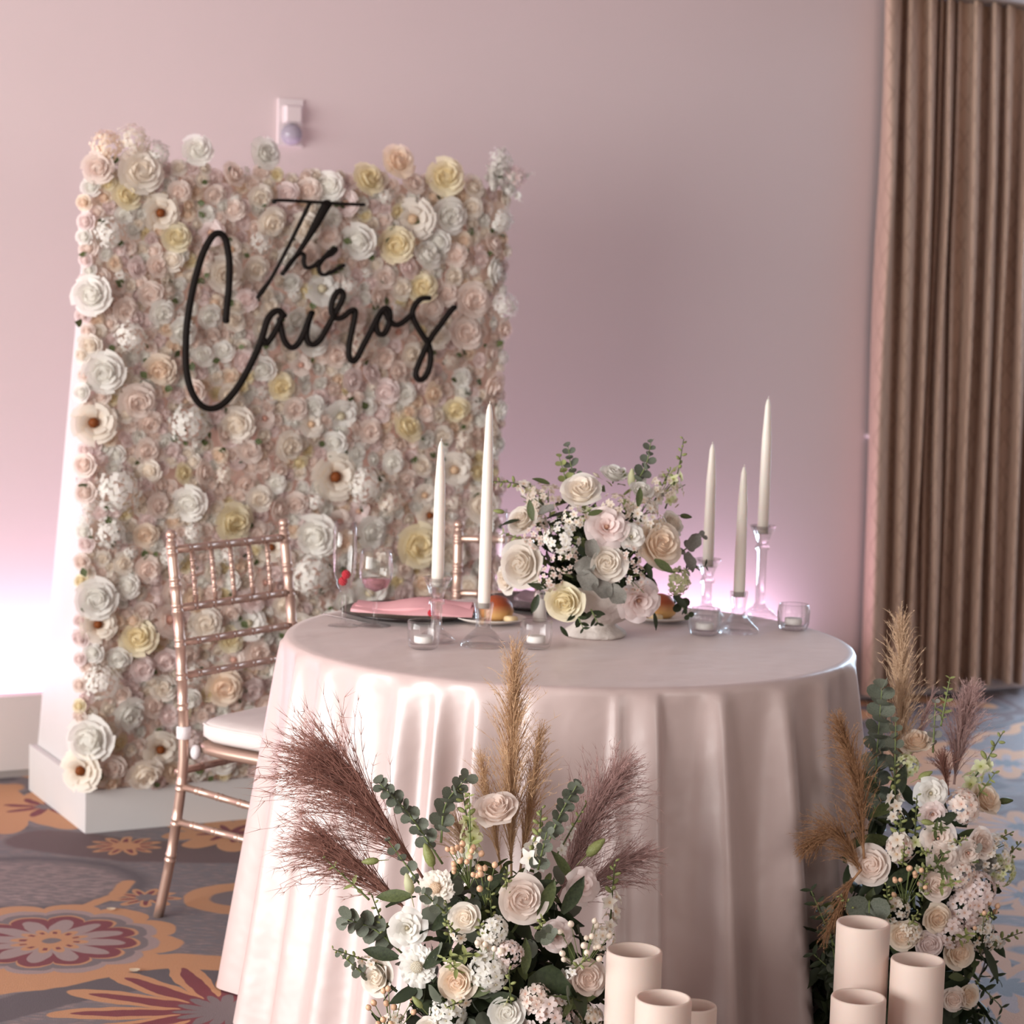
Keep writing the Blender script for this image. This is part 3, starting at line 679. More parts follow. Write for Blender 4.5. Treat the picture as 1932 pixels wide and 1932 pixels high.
def make_chair(center, e, label):
    """center: middle between the back posts at seat height; e: unit vector from the left to the right post (seen from the front)"""
    rot = atan2(e[1], e[0]); t = thing('chiavari_chair', label, 'chair', (center[0], center[1], 0), rot, 'chiavari chairs at the sweetheart table')
    # local x to the right post, local y backwards (front is -y)
    hw = .2; HS = .43
    for s in (-1, 1):
        g = G(); curve_ringed(g, [(s * hw, .072, 0), (s * hw, .035, .15), (s * hw, .004, .33), (s * hw, 0, .45), (s * hw, .015, .66), (s * hw, .048, .895)], .0122, [.15, .238, .324, .513, .583, .66, .74, .80, .875])
        P = (s * hw, .048, .895); lathe(g, [(.0122, 0), (.009, .004), (.009, .007), (.0125, .011), (.013, .018), (.009, .025), (0, .027)], 12, P)
        part('back_post', g.mesh('back_post', 'chair_metal'), t)
        g = G(); curve_ringed(g, [(s * .205, -.375, 0), (s * .202, -.37, .2), (s * .2, -.37, .425)], .0122, [.15, .238, .30]); part('leg', g.mesh('leg', 'chair_metal'), t)
        for z0, z1 in ((.324, .30), (.238, .225)):
            g = G(); yb = np.interp(z0, [0, .15, .33], [.072, .035, .004]); ringed(g, (s * hw, yb, z0), (s * .202, -.37, z1), .0085, [.15, .32, .5, .68, .85], h=1.15); part('stretcher', g.mesh('stretcher', 'chair_metal'), t)
    def yb(z): return float(np.interp(z, [.45, .66, .895], [0, .015, .048]))
    for z in (.875, .74, .66, .583):
        g = G(); ringed(g, (-hw, yb(z), z), (hw, yb(z), z), .0095 if z > .7 else .0085, [.14, .30, .46, .62, .78, .92], h=1.12); part('rail', g.mesh('rail', 'chair_metal'), t)
    for k in range(5):
        x = -hw + 2 * hw * (k + 1) / 6; g = G(); ringed(g, (x, yb(.74), .74), (x, yb(.875), .875), .0055, [.25, .5, .75], 8, h=1.2, width=.0025); part('spindle', g.mesh('spindle', 'chair_metal'), t)
    for y, z in ((.02, .355), (-.37, .33)):
        g = G(); ringed(g, (-hw, y, z), (hw, y, z), .0085, [.2, .4, .6, .8]); part('stretcher', g.mesh('stretcher', 'chair_metal'), t)
    def pad(z0, z1, inset, rd, mat, nm):
        g = G(); n = 40; prof = [(z0, -rd), (z0 + .2 * (z1 - z0), 0), (z0 + .75 * (z1 - z0), 0), (z1 - .005, -rd * .8), (z1, -rd * 3.5), (z1 + .004, -.09)]
        V = []
        for z, off in prof:
            for i in range(n):
                a = 2 * pi * i / n; c, s_ = cos(a), sin(a); p = 5.0
                q = (abs(c) ** p + abs(s_) ** p) ** (-1 / p); V.append(((hw - inset + off) * c * q, -.188 + (.188 - inset + off) * s_ * q, z))
        F = gridF(n, len(prof), True) + [tuple(reversed(range(n))), tuple((len(prof) - 1) * n + i for i in range(n))]; g.add(V, F); return part(nm, g.mesh(nm, mat), t)
    pad(.402, .432, .004, .01, 'chair_metal', 'seat_frame'); cu = pad(.434, .484, .008, .012, 'cushion', 'seat_cushion')
    g = G(); n = 40; ring = []
    for i in range(n + 1):
        a = 2 * pi * i / n; c, s_ = cos(a), sin(a); q = (abs(c) ** 5 + abs(s_) ** 5) ** (-.2); ring.append(((hw - .009) * c * q, -.188 + (.188 - .009) * s_ * q, .472))
    tube(g, ring, .003, 6); part('piping', g.mesh('piping', 'cushion'), cu)
    for s in (-1, 1):
        g = G(); lathe(g, [(.0135, 0), (.0165, 0.002), (.0165, .028), (.0135, .03)], 14, (s * hw, 0, .437), caps=False); part('strap', g.mesh('strap', 'strap'), t)
        g = G(); sphere(g, (s * (hw - .02), -.02, .405), .014, 8, 6, sc=(1, 1, 1.3)); part('strap_knot', g.mesh('strap_knot', 'strap'), t)
    return t
e1 = Vector((.563, .826, 0)); L1 = Vector((-.752, 4.955, 0)); make_chair(L1 + e1 * .208, e1, 'rose gold chiavari chair with white cushion at the left of the table')
e2 = Vector((.998, .065, 0)); L2 = Vector((-.138, 5.355, 0)); make_chair(L2 + e2 * .208, e2, 'rose gold chiavari chair mostly hidden behind the table and the centrepiece')

# ================================================================== table and cloth
TC = Vector((.13, 4.565, 0)); TZ = .76; TR = .6
t = thing('round_table', 'round dining table hidden beneath the blush satin cloth', 'table', TC)
g = G(); lathe(g, [(0, .715), (.583, .715), (.59, .72), (.59, .748), (.583, .752), (0, .752)], 48, caps=False); part('tabletop', g.mesh('tabletop', 'table_wood'), t)
g = G(); lathe(g, [(.2, 0), (.2, .02), (.05, .05), (.04, .3), (.045, .68), (.15, .715)], 24); part('pedestal', g.mesh('pedestal', 'table_wood'), t)
def rim_phi(xpx):
    best = None
    for k in range(721):
        a = -pi + pi * k / 720; P = TC + Vector((TR * cos(a), TR * sin(a), TZ)); v = P - CAM; x = 966 + FPX * v.dot(_R) / v.dot(_f)
        if best is None or abs(x - xpx) < best[0]: best = (abs(x - xpx), a)
    return best[1]
# folds: rim pixel, amplitude, half width left / right (radians), where the fold starts below the rim
FOLDS = [(rim_phi(x), a, wl, wr, st_) for x, a, wl, wr, st_ in [
    (534, .9, .06, .05, .0), (572, .9, .045, .045, .0), (618, .8, .04, .06, .0), (680, .75, .04, .05, .04), (765, 1.0, .05, .06, .02), (835, .8, .035, .04, .03), (908, 1.0, .03, .07, .03),
    (1010, .6, .06, .07, .02), (1162, .5, .02, .025, .0), (1236, 1.35, .085, .02, .02), (1352, 1.25, .05, .05, .0), (1472, 1.2, .06, .07, .02), (1545, .9, .05, .05, .02), (1603, 1.1, .09, .08, .02)]]
FOLDS += [(-pi + .25 - .35 * k, .9, .09, .09, .05) for k in range(1, 8)] + [(.15 + .33 * k, .9, .1, .1, .05) for k in range(1, 4)]
def fold(a, t):
    s = 0
    for c, am, wl, wr, st_ in FOLDS:
        d = (a - c + pi) % (2 * pi) - pi; wd = (wl if d < 0 else wr) * (.85 + .6 * t); k = max(0.0, t - st_ * .4)
        s += am * math.exp(-(d / wd) ** 2) * k ** .5
    return s
CH = [(radians(145.6), .50), (radians(94), .37)]
def cloth_r(a, z):
    t = (TZ - z) / TZ
    r = TR + .008 + .075 * t ** 1.1 * (1.0 + .35 * max(0, -cos(a))) + .062 * (fold(a, t) - .5 * t ** .5) + .006 * t * (sin(17 * a + 2 * sin(3 * a)) + .6 * sin(31 * a + 4 * z))
    for c, lim in CH:
        d = abs((a - c + pi) % (2 * pi) - pi); kk = max(0, 1 - max(0, d - .42) / .22); q = min(1, max(0, (.72 - z) / .18)); kk *= q
        if r > lim: r = r + (lim - r) * kk
    return max(r, .3)
NA = 720; rows = [(.0, TZ + .003)] + [(TR * f_, TZ + .003) for f_ in (.2, .4, .6, .8, .92, .97)]
V = []; g = G()
rim = [(TR - .004, TZ + .0025), (TR + .001, TZ - .001), (TR + .004, TZ - .006)]
zs = list(np.linspace(TZ - .014, .02, 44)) + [.004]
for r, z in rows[1:] + rim:
    for i in range(NA):
        a = -pi + 2 * pi * i / NA; V.append((r * cos(a), r * sin(a), z))
for z in zs:
    for i in range(NA):
        a = -pi + 2 * pi * i / NA; r = cloth_r(a, z); zz = z
        V.append((r * cos(a), r * sin(a), zz))
nr = len(rows) - 1 + len(rim) + len(zs); F = [tuple(reversed(q)) for q in gridF(NA, nr, True)]; k = len(V); V.append((0, 0, TZ + .003)); F += [(k, i, (i + 1) % NA) for i in range(NA)]
g.add(V, F); cl = part('tablecloth', g.mesh('tablecloth', 'satin'), None, Matrix.Translation(TC)); tag(cl, 'blush satin tablecloth falling in folds to the carpet over the round table', 'tablecloth')
TOP = TZ + .0035

# ================================================================== things on the table
def holder(h, cup):
    g = G()
    if cup == 'short':
        lathe(g, [(0, 0), (.046, 0), (.047, .006), (.036, .018), (.024, .030), (.0165, .036), (.0155, .045), (.0165, .060), (.0205, .088), (.0205, .09), (.0145, .09), (.0145, .078), (0, .0775)], 20, caps=False)
    else:
        z = h - .052
        lathe(g, [(0, 0), (.040, 0), (.041, .005), (.030, .016), (.016, .026), (.0135, .032), (.0115, .036), (.0115, z - .006), (.0165, z - .003), (.0165, z + .004), (.0125, z + .008), (.0185, z + .028), (.031, z + .052), (.029, z + .052), (.0145, z + .04), (.0145, z + .033), (0, z + .0325)], 20, caps=False)
    return g.mesh('candle_holder', 'crystal')
HM = {'short': holder(.09, 'short'), 'medium': holder(.135, 'medium'), 'tall': holder(.213, 'tall')}
def taper(Ln, r0=.0128, r1=.0068):
    g = G(); lathe(g, [(.0118, 0), (r0, .02), (r0 * .98, Ln * .35), (r0 * .85, Ln * .7), (r1 * 1.05, Ln - .03), (r1 * .9, Ln - .015), (r1 * .45, Ln - .003), (0, Ln)], 20, caps=False); return g
for (x, y, kind, top, hl, cl_) in [
    (-.052, 4.42, 'short', 1.263, 'short crystal candle holder at the front left of the table', 'tall ivory taper candle in the short holder at the front left, nearest the viewer'),
    (-.150, 4.455, 'medium', 1.182, 'stemmed crystal candle holder behind the left front votive', 'ivory taper candle in the stemmed holder at the left, before the flower wall'),
    (.452, 4.93, 'medium', 1.162, 'stemmed crystal candle holder just right of the centrepiece', 'ivory taper candle just right of the centrepiece'),
    (.503, 4.715, 'short', 1.128, 'short crystal candle holder between the two right votives', 'shortest ivory taper candle, low in front of the tallest right one'),
    (.577, 4.95, 'tall', 1.268, 'tallest crystal candle holder at the right back of the table', 'ivory taper candle standing highest at the right, in the tallest holder')]:
    o = part('candle_holder', HM[kind], None, Matrix.Translation((x, y, TOP)) @ Matrix.Rotation(.3 + x, 4, 'Z')); tag(o, hl, 'candle holder', 'crystal candle holders on the table')
    zb = TOP + {'short': .0785, 'medium': .1165, 'tall': .1945}[kind]
    t = thing('taper_candle', cl_, 'candle', (x, y, zb), 0, 'ivory taper candles on the table')
    part('wax', taper(top - zb).mesh('wax', 'candle_wax'), t); g = G(); tube(g, [(0, 0, top - zb - .002), (.0006, 0, top - zb + .005)], .0008, 5); part('wick', g.mesh('wick', 'candle_wax'), t)
# votives
def votive(ribbed):
    g = G(); sc = (lambda a, j: 1 + (.09 * abs(cos(10 * a)) if j < 5 else 0)) if ribbed else None
    lathe(g, [(0, .0), (.022, .0), (.029, .004), (.0325, .016), (.0335, .04), (.0335, .056), (.0322, .058), (.031, .056), (.031, .02), (.027, .010), (0, .009)], 80, caps=False, scallop=sc); return g.mesh('votive_glass', 'cut_glass' if ribbed else 'glass')
VM = [votive(False), votive(True)]
principled('tealight', (.84, .80, .77), .5, .4)
g = G(); lathe(g, [(0, 0), (.0185, 0), (.0195, .002), (.0195, .013), (.0175, .014), (0, .0125)], 20, caps=False); TLM = g.mesh('tealight', 'tealight')
for x, y, k, lb in [(-.172, 4.36, 0, 'small clear votive glass at the front left of the table'), (.057, 4.405, 0, 'small clear votive glass between the short candle holder and the centrepiece'),
                    (.425, 4.66, 1, 'ribbed votive glass right of the centrepiece'), (.632, 4.772, 1, 'ribbed votive glass near the right edge of the table')]:
    o = part('votive_glass', VM[k], None, Matrix.Translation((x, y, TOP))); tag(o, lb, 'votive', 'votive glasses on the table')
    o2 = part('tealight_candle', TLM, None, Matrix.Translation((x, y, TOP + .0125))); tag(o2, 'white tealight inside the ' + lb.replace('small clear ', 'clear '), 'candle', 'tealights in the votive glasses')
# glasses
def flute_mesh():
    g = G(); lathe(g, [(0, 0), (.033, 0), (.033, .0015), (.010, .006), (.0048, .014), (.0045, .068), (.008, .076), (.016, .088), (.0235, .115), (.0265, .150), (.0255, .196), (.0240, .226), (.0232, .226), (.0245, .196), (.0255, .150), (.0222, .115), (.0145, .088), (0, .080)], 32, caps=False); return g.mesh('champagne_flute', 'glass')
def wine_mesh():
    g = G(); lathe(g, [(0, 0), (.035, 0), (.035, .0015), (.010, .006), (.0048, .014), (.0046, .058), (.010, .066), (.026, .082), (.035, .102), (.0375, .122), (.0345, .152), (.0325, .166), (.0317, .166), (.0335, .150), (.0365, .122), (.034, .103), (.025, .084), (0, .072)], 32, caps=False); return g.mesh('wine_glass', 'glass')
FLM, WIM = flute_mesh(), wine_mesh()
g = G(); lathe(g, [(0, .074), (.023, .084), (.0325, .1025), (.0325, .1028), (0, .1028)], 28, caps=False); DRM = g.mesh('drink', 'pink_drink')
g = G(); sphere(g, (0, 0, 0), .0085, 12, 8)
for k in range(60):
    z = 1 - 2 * (k + .5) / 60; q = sqrt(1 - z * z); sphere(g, (.0083 * q * cos(k * 2.4), .0083 * q * sin(k * 2.4), .0083 * z), .0021, 5, 4)
RAM = g.mesh('raspberry', 'raspberry')
FP = Vector((-.357, 4.635, TOP)); WPp = Vector((-.29, 4.648, TOP)); FP2 = Vector((-.035, 5.02, TOP)); WP2 = Vector((.02, 4.97, TOP))
for P, me, lb, nm in [(FP, FLM, 'champagne flute holding raspberries at the left of the table', 'champagne_flute'), (FP2, FLM, 'champagne flute half hidden behind the front left taper candle', 'champagne_flute')]:
    tag(part(nm, me, None, Matrix.Translation(P)), lb, 'glass', 'champagne flutes')
for P, lb in [(WPp, 'short stemmed glass with a little pink drink, beside the raspberry flute'), (WP2, 'stemmed glass behind the left side of the centrepiece')]:
    t = thing('wine_glass', lb, 'glass', P, 0, 'stemmed wine glasses'); part('bowl', WIM, t); part('drink', DRM, t)
tag(part('raspberry', RAM, None, Matrix.Translation(FP + Vector((.004, -.002, .112)))), 'upper red raspberry inside the flute', 'raspberry', 'raspberries on the table')
tag(part('raspberry', RAM, None, Matrix.Translation(FP + Vector((-.003, .003, .0965)))), 'lower red raspberry inside the flute', 'raspberry', 'raspberries on the table')
# place settings
def charger(P, lb):
    t = thing('charger_plate', lb, 'plate', P, 0, 'black charger plates')
    g = G(); lathe(g, [(0, .0), (.10, 0), (.118, .004), (.150, .012), (.152, .0145), (.150, .016), (.118, .0075), (.105, .0045), (0, .0045)], 48, caps=False); part('plate', g.mesh('plate', 'charger'), t)
    return t
CP1 = Vector((-.225, 4.80, TOP)); CP2 = Vector((.085, 5.02, TOP))
charger(CP1, 'black charger plate under the pink napkin at the left place setting'); charger(CP2, 'dark charger plate at the back place setting behind the salt shaker')
def cloth_fold(w_, d_, layers, mat, nm, bulge=.012, seedv=0):
    g = G(); r = np.random.default_rng(seedv)
    for k in range(layers):
        nx, ny = 16, 9; z0 = .004 + .008 * k; V = []
        for j in range(ny):
            for i in range(nx):
                u, v = i / (nx - 1) - .5, j / (ny - 1) - .5; tp = 1 - .35 * abs(u) * 2 * (1 if k else .6)
                V.append((u * w_ * (1 - .05 * k), v * d_ * tp + .01 * k, z0 + bulge * (1 - (2 * abs(v)) ** 2) * (1 + .6 * sin(3.1 * (u + .2))) + .004 * sin(9 * u + k)))
        g.add(V, gridF(nx, ny)); Vb = [(a, b, .0) for a, b, c in V]; n = nx * ny
        rimi = [i for i in range(nx)] + [j * nx + nx - 1 for j in range(1, ny)] + [(ny - 1) * nx + i for i in range(nx - 2, -1, -1)] + [j * nx for j in range(ny - 2, 0, -1)]
        lo = [(V[i][0], V[i][1], max(0, V[i][2] - .007)) for i in rimi]; hi = [V[i] for i in rimi]; m_ = len(rimi); g.add(lo + hi, gridF(m_, 2, True))
    return g.mesh(nm, mat)
o = part('napkin', cloth_fold(.27, .105, 2, 'napkin', 'napkin'), None, Matrix.Translation(CP1 + Vector((.015, -.045, .0165))) @ Matrix.Rotation(-.12, 4, 'Z')); tag(o, 'folded pink napkin on the black charger plate', 'napkin')
o = part('napkin', cloth_fold(.15, .10, 2, 'napkin_plum', 'napkin', seedv=2), None, Matrix.Translation(CP2 + Vector((.01, -.02, .0165))) @ Matrix.Rotation(-.4, 4, 'Z')); tag(o, 'dark plum folded napkin on the back charger plate', 'napkin')
p = atz(813, 1158, TOP + .035); tag(part('raspberry', RAM, None, Matrix.Translation((p.x, p.y, TOP + .0365)) @ Matrix.Scale(.75, 4)), 'small red berry lying on the pink napkin', 'raspberry', 'raspberries on the table')
def knife(nm):
    g = G(); n = 16; V = []
    for i in range(n):
        u = i / (n - 1); x = -.11 + .22 * u; hw_ = (.0055 + .002 * sin(u * pi)) if u < .45 else .009 * (1 - ((u - .45) / .55) ** 4) + .0006; th = .0035 if u < .45 else .0016
        for yy, zz in ((-hw_, th * .4), (0, th), (hw_, th * .4), (0, 0)): V.append((x, yy, zz))
    g.add(V, gridF(4, n, True)); return g.mesh(nm, 'silver')
KM = knife('knife')
a = atz(612, 1160, TOP); b_ = atz(700, 1177, TOP); d = b_ - a
tag(part('dinner_knife', KM, None, Matrix.Translation((a + b_) / 2 + Vector((0, 0, .001))) @ Matrix.Rotation(atan2(d.y, d.x), 4, 'Z') @ Matrix.Scale(min(1, d.length / .22), 4)), 'silver knife lying at the left beside the raspberry flute', 'knife')
def plate_mesh():
    g = G(); lathe(g, [(0, .004), (.05, .004), (.058, .006), (.078, .013), (.079, .0155), (.077, .0155), (.056, .0095), (.05, .0075), (0, .0075)], 40, caps=False); return g.mesh('side_plate', 'china')
PLM = plate_mesh()
def roll():
    g = G(); lathe(g, [(0, .0), (.026, 0), (.035, .008), (.038, .02), (.034, .036), (.022, .048), (.008, .053), (0, .0535)], 24, caps=False, scallop=lambda a, j: 1 + .03 * sin(2 * a + j * .4) + .02 * sin(3 * a)); return g.mesh('bread_roll', 'bread')
RM = roll()
SP1 = atz(925, 1176, TOP); SP2 = atz(1245, 1172, TOP)
for P, w_, w2 in ((SP1, 'left of the centrepiece', 'beside the butter, left of the centrepiece'), (SP2, 'behind the right side of the centrepiece', 'half hidden behind the right side of the centrepiece')):
    tag(part('side_plate', PLM, None, Matrix.Translation(P)), 'cream bread plate ' + w_, 'plate', 'cream bread plates')
    tag(part('bread_roll', RM, None, Matrix.Translation(P + Vector((.012 if P is SP1 else 0, .012, .0078)))), 'glossy brown bread roll ' + w2, 'bread roll', 'bread rolls')
g = G(); lathe(g, [(0, 0), (.012, 0), (.0145, .003), (.0135, .010), (.009, .0125), (0, .012)], 12, caps=False, scallop=lambda a, j: 1 + .12 * cos(4 * a)); BUM = g.mesh('butter', 'butter')
for P, lb in ((SP1 + Vector((.045, -.028, .0095)), 'yellow butter pat on the left bread plate'), (SP2 + Vector((-.012, -.04, .0088)), 'yellow butter pat on the right bread plate')):
    tag(part('butter_pat', BUM, None, Matrix.Translation(P)), lb, 'butter', 'butter pats')
t = thing('salt_shaker', 'small white and silver salt shaker left of the centrepiece bowl', 'shaker', atz(1018, 1172, TOP))
g = G(); lathe(g, [(0, 0), (.015, 0), (.016, .004), (.0135, .05), (.0135, .052)], 20); part('body', g.mesh('body', 'china'), t)
g = G(); lathe(g, [(.0142, .052), (.0142, .06), (.011, .068), (0, .071)], 20, caps=False); part('cap', g.mesh('cap', 'silver'), t)

# ================================================================== bouquet builders
LEAF = {}
def leaf_geo(kind):
    g = G()
    if kind == 'round':
        n = 10; V = [(0, .5, -.06)] + [(.5 * sin(a) * (1 + .05 * cos(3 * a)), .5 - .5 * cos(a), .06 * (sin(a) ** 2)) for a in np.linspace(0, 2 * pi, n, endpoint=False)]
        g.add(V, [(0, 1 + i, 1 + (i + 1) % n) for i in range(n)])
    elif kind == 'long':
        n = 6; V = []
        for j in range(n):
            v = j / (n - 1); wd = .19 * sin(pi * min(1, v * .94 + .06)) ** .8
            for u in (-1, 0, 1): V.append((u * wd, v, -.18 * v * v + (.05 if u else 0)))
        g.add(V, gridF(3, n))
    elif kind == 'dusty':
        nx, ny = 7, 7; V = []
        for j in range(ny):
            v = j / (ny - 1); wd = .40 * sin(pi * min(1, v * .9 + .1)) ** .6 * (1 + .12 * cos(9 * v))
            for i in range(nx):
                u = i / (nx - 1) * 2 - 1; V.append((u * wd, v, -.22 * v * v + .16 * u * u + .04 * sin(7 * v + 3 * u)))
        g.add(V, gridF(nx, ny))
    return g
def leafmesh(kind, mat):
    if (kind, mat) not in LEAF: LEAF[(kind, mat)] = leaf_geo(kind).mesh('leaf', mat)
    return LEAF[(kind, mat)]
BL = {}
def bloom_mesh(key, build, mat):
    if (key, mat) not in BL: BL[(key, mat)] = build().mesh(key.split('|')[0], mat)
    return BL[(key, mat)]
def one_petal(R0, H, op, cu, hw=.85, t0=.5, t1=1.0, wav=.02):
    g = G(); petal(g, R0, H, 0, hw, op, cu, 7, 7, t0=t0, t1=t1, wav=wav); return g
def calyx():
    g = G(); lathe(g, [(.05, -.35), (.06, -.1), (.25, .0), (.33, .12), (.2, .16)], 8)
    return g
def rose(T, P, N, R, mat, open_=1.0, name='rose', outer=True):
    """a garden rose facing N with its middle at P: heart plus single outer petals"""
    N = Vector(N).normalized(); k = int(rng.integers(3)); base = Vector(P) - N * (R * .42) - T.location
    h = part(name, bloom_mesh('rose_heart|%d' % k, lambda: rose_core(False, 20 + k), mat), T, face(base, N, rng.uniform(0, 6.28), R))
    for q, (R0, H, n, op, cu) in enumerate([(.64, .74, 5, .06, .12), (.77, .56, 5, .12 * open_, .20)]):
        for i in range(n):
            me = bloom_mesh('petal|%d%.1f' % (q, open_), lambda: one_petal(R0, H, op, cu, .95, .5, 1.0), mat)
            part('petal', me, h, Matrix.Rotation(2 * pi * i / n + q * .6 + rng.uniform(-.15, .15), 4, 'Z') @ Matrix.Rotation(rng.uniform(-.07, .07), 4, 'Y') @ Matrix.Scale(rng.uniform(.93, 1.06), 4))
    part('calyx', bloom_mesh('calyx', calyx, 'stem_green'), h)
    return h
def lisi_core():
    g = G(); sphere(g, (0, 0, .2), .1, 7, 5, tone=0.0, sc=(1, 1, 1.6))
    for i in range(3): petal(g, .16, .55, i * 2.1, 1.1, .1, .05, 5, 5, t0=0.1, t1=.7)
    for i in range(4): petal(g, .30, .58, i * 1.57 + .5, .95, .16, .1, 5, 5, t0=.15, t1=.85, wav=.03)
    return g
def lisianthus(T, P, N, R, mat):
    N = Vector(N).normalized(); base = Vector(P) - N * (R * .35) - T.location
    h = part('lisianthus', bloom_mesh('lisianthus_heart', lisi_core, mat), T, face(base, N, rng.uniform(0, 6.28), R))
    for q, (R0, H, op, cu) in enumerate([(.42, .52, .30, .18), (.44, .34, .46, .22)]):
        for i in range(5):
            part('petal', bloom_mesh('lpetal%d|' % q, lambda: one_petal(R0, H, op, cu, .80, .25, .95, .05), mat), h, Matrix.Rotation(2 * pi * i / 5 + q * .63 + rng.uniform(-.15, .15), 4, 'Z') @ Matrix.Scale(rng.uniform(.92, 1.06), 4))
    return h
def scab_core():
    g = G(); sphere(g, (0, 0, .28), .30, 10, 6, tone=.15, sc=(1, 1, .55))
    for k in range(46):
        a = k * 2.39996; r = .30 * sqrt((k + .5) / 46); sphere(g, (r * cos(a), r * sin(a), .46 - .5 * r * r), .028, 5, 4, tone=.45)
    for k in range(26):
        a = k * 2.39996; petal(g, .34 + .1 * (k % 3), .30 - .06 * (k % 3), a, .34, .16, .1, 4, 4, t0=.55, t1=1.0, wav=.05)
    return g
def scabiosa(T, P, N, R, mat):
    N = Vector(N).normalized(); h = part('scabiosa', bloom_mesh('scabiosa', scab_core, mat), T, face(Vector(P) - N * R * .3 - T.location, N, rng.uniform(0, 6), R))
    for i in range(14):
        part('petal', bloom_mesh('spetal', lambda: one_petal(.5, .10, .46, .05, .36, .7, 1.0, .08), mat), h, Matrix.Rotation(2 * pi * i / 14 + rng.uniform(-.1, .1), 4, 'Z') @ Matrix.Scale(rng.uniform(.9, 1.06), 4))
    return h
def blossom_geo(n=5, sharp=False):
    g = G(); sphere(g, (0, 0, .1), .16, 6, 4, tone=0.0)
    for i in range(n):
        a = 2 * pi * i / n; c, s = cos(a), sin(a); V = []
        for v, wd, z in ((.1, .08, .08), (.45, .34, .22), (.8, .34 if not sharp else .2, .26), (1.05, .10 if not sharp else .02, .18)):
            for u in (-1, 0, 1): V.append((c * v - s * u * wd, s * v + c * u * wd, z + (.06 if u else 0)))
        g.add(V, gridF(3, 4), [q for q in (.2, .6, .9, 1.0) for _ in range(3)])
    return g
def curve_pts(P0, P1, bend=(0, 0, 0), n=12):
    P0, P1 = Vector(P0), Vector(P1); mid = (P0 + P1) / 2 + Vector(bend); return smoothline([tuple(P0), tuple(mid), tuple(P1)], n)
def sprig(T, P0, P1, n, size, kind='round', mat='leaf_eucalyptus', bend=(0, 0, 0), name='eucalyptus_sprig', tilt=.9, taperk=.45, pair=True, start=.15):
    P = curve_pts(P0, P1, bend, 20) - np.array(T.location); g = G(); tube(g, P, np.linspace(.0022, .0009, len(P)), 5)
    s = part(name, g.mesh(name, 'stem_green'), T); me = leafmesh(kind, mat); _, Tn, Nn, Bn = frames(P); idx = np.linspace(0, 1, 20)
    for k in range(n):
        f = start + (1 - start) * (k / max(1, n - 1)); p = np.array([np.interp(f, idx, P[:, c]) for c in range(3)]); i = min(19, int(f * 19)); t = Vector(Tn[i]); base_a = k * (1.5708 if pair else 2.4) + rng.uniform(-.3, .3)
        for side in ((0, 1) if pair else (0,)):
            a = base_a + side * pi; out = Vector(Nn[i] * cos(a) + Bn[i] * sin(a)); d = (out * tilt + t * (1 - tilt * .55)).normalized(); nn = t * .55 + Vector((rng.normal(0, .25), -.75, .25)); nrm = (nn - d * nn.dot(d)).normalized()
            xax = d.cross(nrm).normalized(); sc = size * (1 - taperk * f) * rng.uniform(.85, 1.15)
            M = Matrix(((xax.x, d.x, nrm.x, p[0]), (xax.y, d.y, nrm.y, p[1]), (xax.z, d.z, nrm.z, p[2]), (0, 0, 0, 1))) @ Matrix.Scale(sc, 4)
            part('leaf', me, s, M)
    return s
def spike(T, P0, P1, n, size, mat='petal_white', bend=(0, 0, 0), name='larkspur_spike', buds=.45, budmat='leaf_light', sharp=False):
    P = curve_pts(P0, P1, bend, 16) - np.array(T.location); g = G(); tube(g, P, np.linspace(.002, .0009, len(P)), 5); s = part(name, g.mesh(name, 'leaf_mid'), T); idx = np.linspace(0, 1, 16); _, Tn, Nn, Bn = frames(P)
    bm = bloom_mesh('blossom%d|' % sharp, lambda: blossom_geo(5, sharp), mat)
    def budg():
        q = G(); sphere(q, (0, 0, .5), .5, 7, 6, sc=(.5, .5, 1)); return q
    um = bloom_mesh('bud', budg, budmat)
    for k in range(n):
        f = .12 + .88 * k / (n - 1); i = min(15, int(f * 15)); p = Vector([np.interp(f, idx, P[:, c]) for c in range(3)]); a = k * 2.4 + rng.uniform(-.3, .3); out = Vector(Nn[i] * cos(a) + Bn[i] * sin(a)); d = (out + Vector(Tn[i]) * .5).normalized()
        if f < 1 - buds: part('blossom', bm, s, face(p + out * size * .5, d, rng.uniform(0, 6), size * rng.uniform(.85, 1.15)))
        else: part('bud', um, s, face(p + out * size * .1, d, 0, size * (1.25 - .6 * (f - 1 + buds) / buds)))
    return s
def berries(T, C, R, n, r, mat='berry_peach', root=None, name='berry_sprig'):
    C = Vector(C); root = Vector(root) if root else C + Vector((0, .02, -.06)); g = G(); pos = []
    for k in range(n):
        d = Vector((rng.normal(), rng.normal(), rng.normal() + .3)).normalized() * R * rng.uniform(.4, 1.0); pos.append(C + d)
    for p in pos: tube(g, curve_pts(root - T.location, p - T.location, (0, 0, .004), 5), .0008, 4)
    s = part(name, g.mesh(name, 'stem_green'), T)
    def bg():
        q = G(); sphere(q, (0, 0, 0), 1, 10, 7, sc=(1, 1, 1.12)); sphere(q, (0, 0, 1.1), .2, 5, 4); return q
    me = bloom_mesh('berry', bg, mat)
    for p in pos: part('berry', me, s, face(p - T.location, p - root, 0, r * rng.uniform(.85, 1.1)))
    return s
